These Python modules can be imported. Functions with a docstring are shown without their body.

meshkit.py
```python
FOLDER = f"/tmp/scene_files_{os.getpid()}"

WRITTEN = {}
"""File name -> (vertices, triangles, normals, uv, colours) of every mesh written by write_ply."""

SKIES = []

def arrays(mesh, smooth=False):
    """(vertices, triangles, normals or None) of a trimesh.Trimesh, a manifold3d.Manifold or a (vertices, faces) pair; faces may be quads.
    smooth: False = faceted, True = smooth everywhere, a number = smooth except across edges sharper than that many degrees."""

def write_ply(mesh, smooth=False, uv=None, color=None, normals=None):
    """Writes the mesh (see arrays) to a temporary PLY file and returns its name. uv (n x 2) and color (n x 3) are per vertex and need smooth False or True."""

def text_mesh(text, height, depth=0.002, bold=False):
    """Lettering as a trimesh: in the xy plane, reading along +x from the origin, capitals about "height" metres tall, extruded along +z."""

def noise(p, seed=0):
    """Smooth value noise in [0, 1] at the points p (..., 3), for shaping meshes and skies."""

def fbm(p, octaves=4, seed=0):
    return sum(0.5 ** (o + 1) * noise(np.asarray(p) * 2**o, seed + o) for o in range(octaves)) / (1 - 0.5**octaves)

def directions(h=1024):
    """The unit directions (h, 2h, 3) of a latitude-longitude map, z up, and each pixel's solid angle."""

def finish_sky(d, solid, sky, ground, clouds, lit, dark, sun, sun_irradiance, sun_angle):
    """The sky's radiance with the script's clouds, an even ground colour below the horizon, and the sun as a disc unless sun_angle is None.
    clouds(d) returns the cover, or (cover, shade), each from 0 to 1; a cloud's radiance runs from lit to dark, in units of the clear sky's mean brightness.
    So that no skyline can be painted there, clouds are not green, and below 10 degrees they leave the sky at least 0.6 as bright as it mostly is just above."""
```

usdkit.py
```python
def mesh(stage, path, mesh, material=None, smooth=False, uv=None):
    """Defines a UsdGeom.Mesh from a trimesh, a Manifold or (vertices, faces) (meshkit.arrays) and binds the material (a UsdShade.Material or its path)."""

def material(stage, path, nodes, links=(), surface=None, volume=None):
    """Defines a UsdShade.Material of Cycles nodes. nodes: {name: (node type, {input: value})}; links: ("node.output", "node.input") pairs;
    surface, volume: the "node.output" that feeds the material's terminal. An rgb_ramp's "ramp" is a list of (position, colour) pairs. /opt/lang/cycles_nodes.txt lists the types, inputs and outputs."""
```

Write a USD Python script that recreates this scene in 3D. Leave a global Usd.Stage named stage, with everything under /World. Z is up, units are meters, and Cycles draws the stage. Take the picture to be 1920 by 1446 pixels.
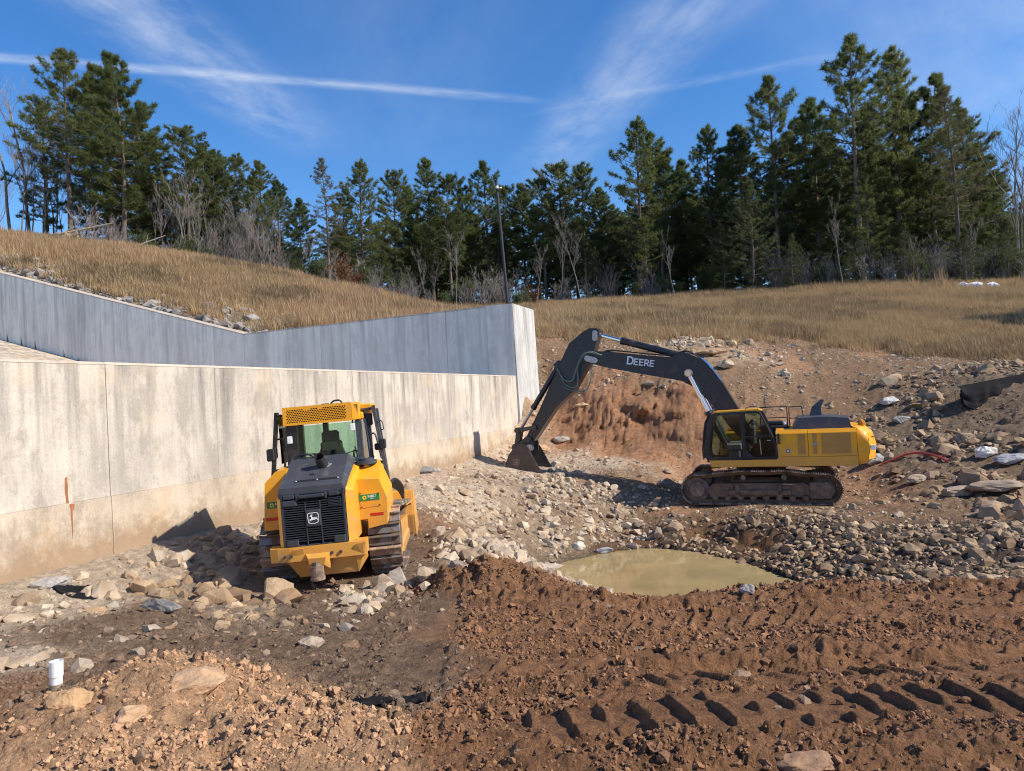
import math, random
import numpy as np
import trimesh, shapely
from shapely.geometry import Polygon, Point, box as sbox
from shapely.ops import unary_union
from scipy.interpolate import RBFInterpolator
from scipy.ndimage import gaussian_filter, map_coordinates
from scipy.spatial import cKDTree
from pxr import Usd, UsdGeom, UsdLux, UsdShade, Sdf, Gf, Vt
import usdkit, meshkit

stage = Usd.Stage.CreateInMemory()
UsdGeom.SetStageUpAxis(stage, UsdGeom.Tokens.z)
UsdGeom.SetStageMetersPerUnit(stage, 1.0)
UsdGeom.Xform.Define(stage, '/World')
stage.SetDefaultPrim(stage.GetPrimAtPath('/World'))
UsdGeom.Scope.Define(stage, '/World/Looks')
rng = np.random.default_rng(7)

# ------------------------------------------------------------------ camera, sky, sun, exposure
PITCH, ROLL = math.radians(1.0), math.radians(3.0)
EXPOSURE = 0.42
cam = UsdGeom.Camera.Define(stage, '/World/camera')
cam.CreateHorizontalApertureAttr(36.0)
cam.CreateVerticalApertureAttr(36.0 * 771 / 1024)
cam.CreateFocalLengthAttr(36.0 * 1331 / 1920)
cam.CreateClippingRangeAttr(Gf.Vec2f(0.05, 3000))
cam.CreateExposureAttr(EXPOSURE)
_up = np.array([0, -math.sin(PITCH), math.cos(PITCH)])
_fw = np.array([0, math.cos(PITCH), math.sin(PITCH)])
_r = math.cos(ROLL) * np.array([1.0, 0, 0]) - math.sin(ROLL) * _up
_u = math.sin(ROLL) * np.array([1.0, 0, 0]) + math.cos(ROLL) * _up
UsdGeom.Xformable(cam).AddTransformOp().Set(Gf.Matrix4d(*[*_r, 0, *_u, 0, *(-_fw), 0, 0, 0, 0, 1]))

SUN_AZ, SUN_EL = math.radians(107.0), math.radians(38.5)
SKY_STRENGTH, SUN_INTENSITY = 0.09, 1.25
sun_dir = np.array([math.sin(SUN_AZ) * math.cos(SUN_EL), math.cos(SUN_AZ) * math.cos(SUN_EL), math.sin(SUN_EL)])
sun = UsdLux.DistantLight.Define(stage, '/World/sun')
sun.CreateIntensityAttr(SUN_INTENSITY)
sun.CreateAngleAttr(0.53)
sun.CreateNormalizeAttr(True)
sun.CreateColorAttr(Gf.Vec3f(1.0, 0.93, 0.83))
_z = sun_dir
_x = np.cross([0, 0, 1.0], _z); _x /= np.linalg.norm(_x)
_y = np.cross(_z, _x)
UsdGeom.Xformable(sun).AddTransformOp().Set(Gf.Matrix4d(*[*_x, 0, *_y, 0, *_z, 0, 0, 0, 0, 1]))

def seg_nodes(nodes, links, tag, p0, p1, width, soft, strength, nscale, stretch, fade=(None, None), lo=0.35, hi=0.75):
    """A streak of cirrus along the line p0-p1 of the cloud plane (direction.xy / direction.z)."""
    p0, p1 = np.array(p0), np.array(p1)
    t = (p1 - p0) / np.linalg.norm(p1 - p0); n = np.array([-t[1], t[0]])
    c = float(n @ p0); a0, a1 = float(t @ p0), float(t @ p1)
    nodes.update({
        tag + 'd1': ('vector_math', {'math_type': 'dot_product', 'vector2': (n[0], n[1], 0)}),
        tag + 'd2': ('vector_math', {'math_type': 'dot_product', 'vector2': (t[0], t[1], 0)}),
        tag + 'nz': ('noise_texture', {'scale': nscale * 0.6, 'detail': 3.0}),
        tag + 'wb': ('math', {'math_type': 'multiply_add', 'value2': width * 1.2, 'value3': -width * 0.6 - c}),
        tag + 'ad': ('math', {'math_type': 'add'}),
        tag + 'ab': ('math', {'math_type': 'absolute'}),
        tag + 'mr': ('map_range', {'range_type': 'smoothstep', 'from_min': width + soft, 'from_max': max(width - soft, 0.0), 'to_min': 0.0, 'to_max': 1.0, 'clamp': True}),
        tag + 'cv': ('combine_xyz', {'z': 0.0}),
        tag + 'mp': ('mapping', {'scale': (nscale * stretch[0], nscale * stretch[1], 1.0)}),
        tag + 'n2': ('noise_texture', {'scale': 1.0, 'detail': 6.0, 'roughness': 0.62}),
        tag + 'mn': ('map_range', {'from_min': lo, 'from_max': hi, 'to_min': 0.15, 'to_max': 1.0, 'clamp': True}),
        tag + 'f0': ('map_range', {'range_type': 'smoothstep', 'from_min': a0 - (fade[0] or 1e-3), 'from_max': a0, 'clamp': True}),
        tag + 'f1': ('map_range', {'range_type': 'smoothstep', 'from_min': a1 + (fade[1] or 1e-3), 'from_max': a1, 'clamp': True}),
        tag + 'm1': ('math', {'math_type': 'multiply'}), tag + 'm2': ('math', {'math_type': 'multiply'}), tag + 'm3': ('math', {'math_type': 'multiply'}),
        tag + 'm4': ('math', {'math_type': 'multiply', 'value2': strength})})
    L = [('pl.vector', tag + 'd1.vector1'), ('pl.vector', tag + 'd2.vector1'), ('pl.vector', tag + 'nz.vector'), (tag + 'nz.fac', tag + 'wb.value1'),
         (tag + 'd1.value', tag + 'ad.value1'), (tag + 'wb.value', tag + 'ad.value2'), (tag + 'ad.value', tag + 'ab.value1'), (tag + 'ab.value', tag + 'mr.value'),
         (tag + 'd2.value', tag + 'cv.x'), (tag + 'd1.value', tag + 'cv.y'), (tag + 'cv.vector', tag + 'mp.vector'), (tag + 'mp.vector', tag + 'n2.vector'), (tag + 'n2.fac', tag + 'mn.value'),
         (tag + 'd2.value', tag + 'f0.value'), (tag + 'd2.value', tag + 'f1.value'),
         (tag + 'mr.result', tag + 'm1.value1'), (tag + 'mn.result', tag + 'm1.value2'), (tag + 'f0.result', tag + 'm2.value1'), (tag + 'f1.result', tag + 'm2.value2'),
         (tag + 'm1.value', tag + 'm3.value1'), (tag + 'm2.value', tag + 'm3.value2'), (tag + 'm3.value', tag + 'm4.value1')]
    links += L
    return tag + 'm4.value'

sn = {'tc': ('texture_coordinate', {}), 'sx': ('separate_xyz', {}), 'zm': ('math', {'math_type': 'maximum', 'value2': 0.03}),
      'dx': ('math', {'math_type': 'divide'}), 'dy': ('math', {'math_type': 'divide'}), 'pl': ('combine_xyz', {'z': 0.0}),
      'sky': ('sky_texture', {'sky_type': 'single_scattering', 'sun_disc': False, 'sun_elevation': SUN_EL, 'sun_rotation': SUN_AZ, 'altitude': 400.0, 'air_density': 1.0, 'aerosol_density': 0.35, 'ozone_density': 2.2}),
      'hs': ('hsv', {'hue': 0.507, 'saturation': 1.33, 'value': 1.58, 'fac': 1.0}),
      'cm': ('mix_color', {'blend_type': 'mix', 'b': (7.5, 8.0, 8.8)}), 'bg': ('background_shader', {'strength': SKY_STRENGTH})}
sl = [('tc.generated', 'sx.vector'), ('sx.z', 'zm.value1'), ('sx.x', 'dx.value1'), ('sx.y', 'dy.value1'), ('zm.value', 'dx.value2'), ('zm.value', 'dy.value2'),
      ('dx.value', 'pl.x'), ('dy.value', 'pl.y'), ('sky.color', 'hs.color'), ('hs.color', 'cm.a'), ('cm.result', 'bg.color')]
streaks = [seg_nodes(sn, sl, 'a', (-1.9, 1.75), (-0.25, 2.26), 0.022, 0.026, 0.52, 3.0, (2.4, 6.0), fade=(None, 0.55), lo=.3, hi=.8),
           seg_nodes(sn, sl, 'b', (-0.95, 1.45), (-0.80, 2.2), 0.11, 0.13, 0.48, 3.0, (1.5, 2.6), fade=(None, 0.7), lo=0.38, hi=0.8),
           seg_nodes(sn, sl, 'c', (0.62, 1.45), (0.33, 2.6), 0.10, 0.14, 0.44, 3.0, (1.2, 2.6), fade=(None, 0.9), lo=0.35, hi=0.85),
           seg_nodes(sn, sl, 'd', (0.3, 2.42), (0.9, 2.22), 0.025, 0.03, 0.16, 4.0, (2.0, 5.0), fade=(0.3, 0.3)),
           seg_nodes(sn, sl, 'e', (0.9, 1.2), (1.7, 2.4), 0.42, 0.36, 0.30, 2.2, (0.8, 2.0), fade=(0.5, 0.8), lo=0.25, hi=0.85),
           seg_nodes(sn, sl, 'g', (-0.1, 1.2), (-0.35, 2.4), 0.3, 0.3, 0.10, 2.4, (0.8, 2.0), fade=(0.5, 0.8), lo=0.3, hi=0.8)]
prev = streaks[0]
for i, s in enumerate(streaks[1:]):
    sn['sum%d' % i] = ('math', {'math_type': 'add', 'use_clamp': True})
    sl += [(prev, 'sum%d.value1' % i), (s, 'sum%d.value2' % i)]
    prev = 'sum%d.value' % i
sl.append((prev, 'cm.fac'))
dome = UsdLux.DomeLight.Define(stage, '/World/sky')
dome.CreateIntensityAttr(1.0)
skymat = usdkit.material(stage, '/World/Looks/sky', sn, sl, surface='bg.background')
UsdShade.MaterialBindingAPI.Apply(dome.GetPrim()).Bind(skymat)
dome.GetPrim().SetCustomDataByKey('kind', 'structure')

# ------------------------------------------------------------------ helpers: prims
_used = {}
def numbered(parent, name):
    k = (parent, name); n = _used.get(k, 0); _used[k] = n + 1
    return name if n == 0 else '%s_%03d' % (name, n)

def path_of(parent):
    return '/World' if parent is None else (parent if isinstance(parent, str) else str(parent.GetPath()))

def tag(prim, label=None, cat=None, group=None, kind=None):
    p = prim.GetPrim() if hasattr(prim, 'GetPrim') else prim
    for k, v in (('label', label), ('category', cat), ('group', group), ('kind', kind)):
        if v:
            p.SetCustomDataByKey(k, v)
    return p

def obj(name, mesh, mat, parent=None, smooth=False, label=None, cat=None, group=None, kind=None):
    par = path_of(parent)
    m = usdkit.mesh(stage, par + '/' + numbered(par, name), mesh, mat, smooth=smooth)
    return tag(m.GetPrim(), label, cat, group, kind)

def thing(name, label, cat, matrix=None, group=None):
    x = UsdGeom.Xform.Define(stage, '/World/' + numbered('/World', name))
    x.AddTransformOp().Set(Gf.Matrix4d(*np.asarray(np.eye(4) if matrix is None else matrix, float).ravel().tolist()))
    return tag(x.GetPrim(), label, cat, group)

def frame(o, x, y, z):
    """Row-vector matrix of a local frame with axes x, y, z at o."""
    m = np.eye(4); m[0, :3], m[1, :3], m[2, :3], m[3, :3] = x, y, z, o
    return m

def copy_of(src, name, matrix, label=None, cat=None, group=None):
    x = UsdGeom.Xform.Define(stage, '/World/' + numbered('/World', name))
    x.GetPrim().GetReferences().AddInternalReference(src.GetPath())
    x.GetPrim().SetInstanceable(True)
    UsdGeom.Xformable(x).GetOrderedXformOps()[0].Set(Gf.Matrix4d(*np.asarray(matrix, float).ravel().tolist()))
    return tag(x.GetPrim(), label, cat, group)

def scatter(name, protos, mats, pos, scale, yaw, rand_tilt=None, proto_idx=None, kind='stuff', label=None, cat=None):
    pi = UsdGeom.PointInstancer.Define(stage, '/World/' + numbered('/World', name))
    base = str(pi.GetPath())
    targets = []
    for i, m in enumerate(protos):
        mm = usdkit.mesh(stage, base + '/piece_%03d' % i, m, mats[i % len(mats)])
        targets.append(mm.GetPath())
    pi.CreatePrototypesRel().SetTargets(targets)
    n = len(pos)
    idx = rng.integers(0, len(protos), n) if proto_idx is None else proto_idx
    pi.CreateProtoIndicesAttr(Vt.IntArray.FromNumpy(np.asarray(idx, np.int32)))
    pi.CreatePositionsAttr(Vt.Vec3fArray.FromNumpy(np.asarray(pos, np.float32)))
    sc = np.asarray(scale, np.float32)
    if sc.ndim == 1:
        sc = np.repeat(sc[:, None], 3, 1)
    pi.CreateScalesAttr(Vt.Vec3fArray.FromNumpy(np.ascontiguousarray(sc)))
    half = np.asarray(yaw) / 2
    q = np.zeros((n, 4))
    q[:, 0], q[:, 3] = np.cos(half), np.sin(half)
    if rand_tilt is not None:
        ax = rng.normal(size=(n, 3)); ax /= np.linalg.norm(ax, axis=1, keepdims=True)
        th = rng.uniform(0, rand_tilt, n) / 2
        r = np.concatenate([np.cos(th)[:, None], ax * np.sin(th)[:, None]], 1)
        w1, x1, y1, z1 = q.T; w2, x2, y2, z2 = r.T
        q = np.stack([w1*w2-x1*x2-y1*y2-z1*z2, w1*x2+x1*w2+y1*z2-z1*y2, w1*y2-x1*z2+y1*w2+z1*x2, w1*z2+x1*y2-y1*x2+z1*w2], 1)
    pi.CreateOrientationsAttr(Vt.QuathArray([Gf.Quath(float(a), float(b), float(c), float(d)) for a, b, c, d in q]))
    return tag(pi.GetPrim(), label, cat, None, kind)

# ------------------------------------------------------------------ helpers: shapes
cat = trimesh.util.concatenate

def cbox(x0, x1, y0, y1, z0, z1, c=0.012):
    c = min(c, (x1 - x0) * .3, (y1 - y0) * .3, (z1 - z0) * .3)
    v = []
    for sx, X in ((1, x0), (-1, x1)):
        for sy, Y in ((1, y0), (-1, y1)):
            for sz, Z in ((1, z0), (-1, z1)):
                v += [(X + sx*c, Y + sy*c, Z), (X + sx*c, Y, Z + sz*c), (X, Y + sy*c, Z + sz*c)]
    return trimesh.convex.convex_hull(np.array(v))

def hull(pts):
    return trimesh.convex.convex_hull(np.array(pts, float))

def extrude(poly, h):
    if not isinstance(poly, (list, tuple)):
        polys = list(getattr(poly, 'geoms', [poly]))
    else:
        polys = [Polygon(poly)]
    return cat([trimesh.creation.extrude_polygon(p if p.is_valid else p.buffer(0), h, engine='earcut') for p in polys])

def prism_xz(poly, y0, y1):
    m = extrude(poly, y1 - y0); v = m.vertices
    return trimesh.Trimesh(np.stack([v[:, 0], y1 - v[:, 2], v[:, 1]], 1), m.faces, process=False)

def prism_yz(poly, x0, x1):
    m = extrude(poly, x1 - x0); v = m.vertices
    return trimesh.Trimesh(np.stack([x0 + v[:, 2], v[:, 0], v[:, 1]], 1), m.faces, process=False)

def prism_xy(poly, z0, z1):
    m = extrude(poly, z1 - z0); m.apply_translation([0, 0, z0]); return m

def cyl(p0, p1, r, n=16):
    return trimesh.creation.cylinder(radius=r, segment=[p0, p1], sections=n)

def cone(p0, p1, r0, r1, n=10):
    p0, p1 = np.array(p0, float), np.array(p1, float)
    return tube([p0, p1], [r0, r1], n)

def tube(pts, r, n=8):
    pts = np.asarray(pts, float); k = len(pts)
    r = np.broadcast_to(np.asarray(r, float), (k,))
    d = np.gradient(pts, axis=0); d /= np.maximum(np.linalg.norm(d, axis=1, keepdims=True), 1e-9)
    a = np.cross(d[0], [0, 0, 1.0] if abs(d[0][2]) < .9 else [1.0, 0, 0]); a /= np.linalg.norm(a)
    rings = []
    ang = np.linspace(0, 2*np.pi, n, endpoint=False)
    for i in range(k):
        a = a - d[i] * (a @ d[i]); a /= np.linalg.norm(a)
        b = np.cross(d[i], a)
        rings.append(pts[i] + r[i] * (np.cos(ang)[:, None] * a + np.sin(ang)[:, None] * b))
    v = np.concatenate(rings + [pts[:1], pts[-1:]])
    f = []
    for i in range(k - 1):
        for j in range(n):
            p, q = i*n + j, i*n + (j+1) % n
            f += [(p, q, q + n), (p, q + n, p + n)]
    for j in range(n):
        f += [(k*n, (j+1) % n, j), (k*n + 1, (k-1)*n + j, (k-1)*n + (j+1) % n)]
    return trimesh.Trimesh(v, np.array(f), process=False)

def bez(p, n=14):
    """Smooth curve through control points (Catmull-Rom)."""
    p = np.asarray(p, float); q = np.vstack([2*p[0]-p[1], p, 2*p[-1]-p[-2]]); out = []
    for i in range(1, len(q) - 2):
        for t in np.linspace(0, 1, n, endpoint=False):
            out.append(.5*((2*q[i]) + (-q[i-1]+q[i+1])*t + (2*q[i-1]-5*q[i]+4*q[i+1]-q[i+2])*t*t + (-q[i-1]+3*q[i]-3*q[i+1]+q[i+2])*t**3))
    return np.array(out + [p[-1]])

def text(s, h, o, ex, ey, depth=.004, bold=True):
    m = meshkit.text_mesh(s, h, depth, bold)
    ex, ey = np.asarray(ex, float), np.asarray(ey, float); ez = np.cross(ex, ey)
    v = m.vertices
    return trimesh.Trimesh(np.asarray(o) + v[:, :1]*ex + v[:, 1:2]*ey + v[:, 2:3]*ez, m.faces, process=False)

# ------------------------------------------------------------------ materials
def M(name, color, rough=.6, metal=0., var=.12, vscale=3., bump=0., bscale=40., second=None, s_lo=.5, s_hi=.65, s_scale=4., spec=.5, coat=0., rnd=0., objspace=True, mud=None):
    nodes = {'co': ('texture_coordinate' if objspace else 'geometry', {}),
             'n1': ('noise_texture', {'scale': vscale, 'detail': 5.0, 'roughness': .6}),
             'mr': ('map_range', {'from_min': .3, 'from_max': .7, 'to_min': 1 - var, 'to_max': 1 + var}),
             'mc': ('mix_color', {'blend_type': 'multiply', 'fac': 1.0, 'a': color, 'use_clamp': False}),
             'p': ('principled_bsdf', {'roughness': rough, 'metallic': metal, 'specular_ior_level': spec, 'coat_weight': coat, 'coat_roughness': .1})}
    src = 'co.object' if objspace else 'co.position'
    links = [(src, 'n1.vector'), ('n1.fac', 'mr.value'), ('mr.result', 'mc.b')]
    out = 'mc.result'
    if second is not None:
        nodes.update({'n2': ('noise_texture', {'scale': s_scale, 'detail': 6.0, 'roughness': .65}), 'm2': ('map_range', {'from_min': s_lo, 'from_max': s_hi, 'clamp': True}),
                      'mx': ('mix_color', {'b': second}), 'r2': ('map_range', {'to_min': rough, 'to_max': .9})})
        links += [(src, 'n2.vector'), ('n2.fac', 'm2.value'), (out, 'mx.a'), ('m2.result', 'mx.fac'), ('m2.result', 'r2.value'), ('r2.result', 'p.roughness')]
        out = 'mx.result'
    if mud is not None:                            # soil splashed and dried on the lower parts
        nodes.update({'sz': ('separate_xyz', {}), 'n6': ('noise_texture', {'scale': 5.0, 'detail': 7.0, 'roughness': .7}), 'ma': ('math', {'math_type': 'multiply_add', 'value2': -1.5}), 'mb': ('map_range', {'from_min': mud[1] - .75, 'from_max': mud[0] - .75, 'to_max': mud[2], 'clamp': True}), 'md': ('mix_color', {'b': (.35, .225, .125)}), 'r6': ('math', {'math_type': 'maximum'})})
        links += [(src, 'sz.vector'), (src, 'n6.vector'), ('n6.fac', 'ma.value1'), ('sz.z', 'ma.value3'), ('ma.value', 'mb.value'), (out, 'md.a'), ('mb.result', 'md.fac')]
        out = 'md.result'
    if rnd:
        nodes.update({'oi': ('object_info', {}), 'rr': ('map_range', {'to_min': 1 - rnd, 'to_max': 1 + rnd}), 'mm': ('mix_color', {'blend_type': 'multiply', 'fac': 1.0, 'use_clamp': False})})
        links += [('oi.random', 'rr.value'), (out, 'mm.a'), ('rr.result', 'mm.b')]
        out = 'mm.result'
    links.append((out, 'p.base_color'))
    if bump:
        nodes.update({'n3': ('noise_texture', {'scale': bscale, 'detail': 5.0}), 'bu': ('bump', {'strength': 1.0, 'distance': bump})})
        links += [(src, 'n3.vector'), ('n3.fac', 'bu.height'), ('bu.normal', 'p.normal')]
    return usdkit.material(stage, '/World/Looks/' + name, nodes, links, surface='p.BSDF')

yellow = M('yellow_paint', (.78, .345, .014), .40, var=.08, second=(.44, .27, .12), s_lo=.56, s_hi=.80, s_scale=5, coat=.1, mud=(.2, 1.6, .62))
yellow_clean = M('yellow_paint_clean', (.80, .345, .010), .38, var=.07, vscale=2.2, second=(.50, .27, .07), s_lo=.60, s_hi=.85, s_scale=3.0, coat=.1, mud=(.6, 1.9, .6))
yellow_screen = M('yellow_screen', (.44, .20, .035), .6, var=.10)
charcoal = M('charcoal_paint', (.052, .057, .068), .42, var=.14, second=(.15, .12, .095), s_lo=.54, s_hi=.82, s_scale=4)
black_paint = M('black_paint', (.012, .013, .016), .32, var=.15, second=(.075, .058, .043), s_lo=.55, s_hi=.85, s_scale=3)
black_plastic = M('black_plastic', (.012, .012, .013), .55, var=.2)
grille_black = M('grille_plastic', (.035, .04, .048), .45, var=.12)
dark_void = M('radiator_core', (.006, .006, .007), .8, var=.2)
rubber = M('rubber_hose', (.02, .02, .021), .5, var=.15)
teal_hose = M('sleeved_hose', (.10, .15, .13), .5, var=.2)
chrome = M('chrome', (.75, .75, .76), .12, metal=1., var=.03)
pin_steel = M('pin_steel', (.36, .35, .33), .45, metal=.5, var=.15)
bucket_steel = M('bucket_steel', (.070, .058, .048), .48, metal=.35, var=.2, second=(.16, .11, .075), s_lo=.5, s_hi=.75, s_scale=3)
track_steel = M('track_steel', (.095, .064, .044), .6, metal=.15, var=.25, second=(.21, .125, .075), s_lo=.42, s_hi=.58, s_scale=6, bump=.006, bscale=30)
shoe_worn = M('worn_track_shoe', (.22, .195, .175), .42, metal=.45, var=.2, second=(.17, .115, .075), s_lo=.47, s_hi=.56, s_scale=5, bump=.006, bscale=25)
shoe_mud = M('muddy_track_shoe', (.30, .20, .13), .85, var=.25, second=(.46, .33, .22), s_lo=.5, s_hi=.6, s_scale=9, bump=.01, bscale=25)
rusty = M('rusty_iron', (.15, .098, .07), .8, var=.25, second=(.27, .19, .13), s_lo=.5, s_hi=.6, s_scale=6)
white_plastic = M('white_plastic', (.78, .77, .74), .35, var=.04)
sign_green = M('sign_green', (.012, .20, .07), .4, var=.04)
sign_yellow = M('sign_yellow', (.85, .62, .04), .4, var=.03)
sign_white = M('sign_white', (.82, .82, .80), .4, var=.03)
decal_red = M('reflector_red', (.48, .03, .015), .3, var=.05)
decal_blue = M('decal_blue', (.03, .05, .16), .4, var=.05)
letter_silver = M('silver_lettering', (.56, .57, .60), .4, var=.04)
seat_fabric = M('seat_fabric', (.035, .036, .04), .8, var=.2)
grey_vinyl = M('grey_vinyl', (.14, .135, .15), .6, var=.15)
lamp_white = M('lamp_lens', (.8, .8, .78), .2, var=.03)
amber = usdkit.material(stage, '/World/Looks/amber_lens', {'p': ('principled_bsdf', {'base_color': (.75, .36, .01), 'roughness': .15, 'transmission_weight': .5})}, [], surface='p.BSDF')

def glass_mat(name, tint):
    return usdkit.material(stage, '/World/Looks/' + name, {'t': ('transparent_bsdf', {'color': tint}), 'g': ('glossy_bsdf', {'roughness': .02, 'color': (.9, .95, .95)}), 'f': ('fresnel', {'IOR': 1.45}), 'm': ('mix_closure', {})},
                           [('t.BSDF', 'm.closure1'), ('g.BSDF', 'm.closure2'), ('f.fac', 'm.fac')], surface='m.closure')
glass = glass_mat('cab_glass', (.74, .82, .79))
green_glass = glass_mat('green_tinted_glass', (.76, .88, .82))

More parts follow.
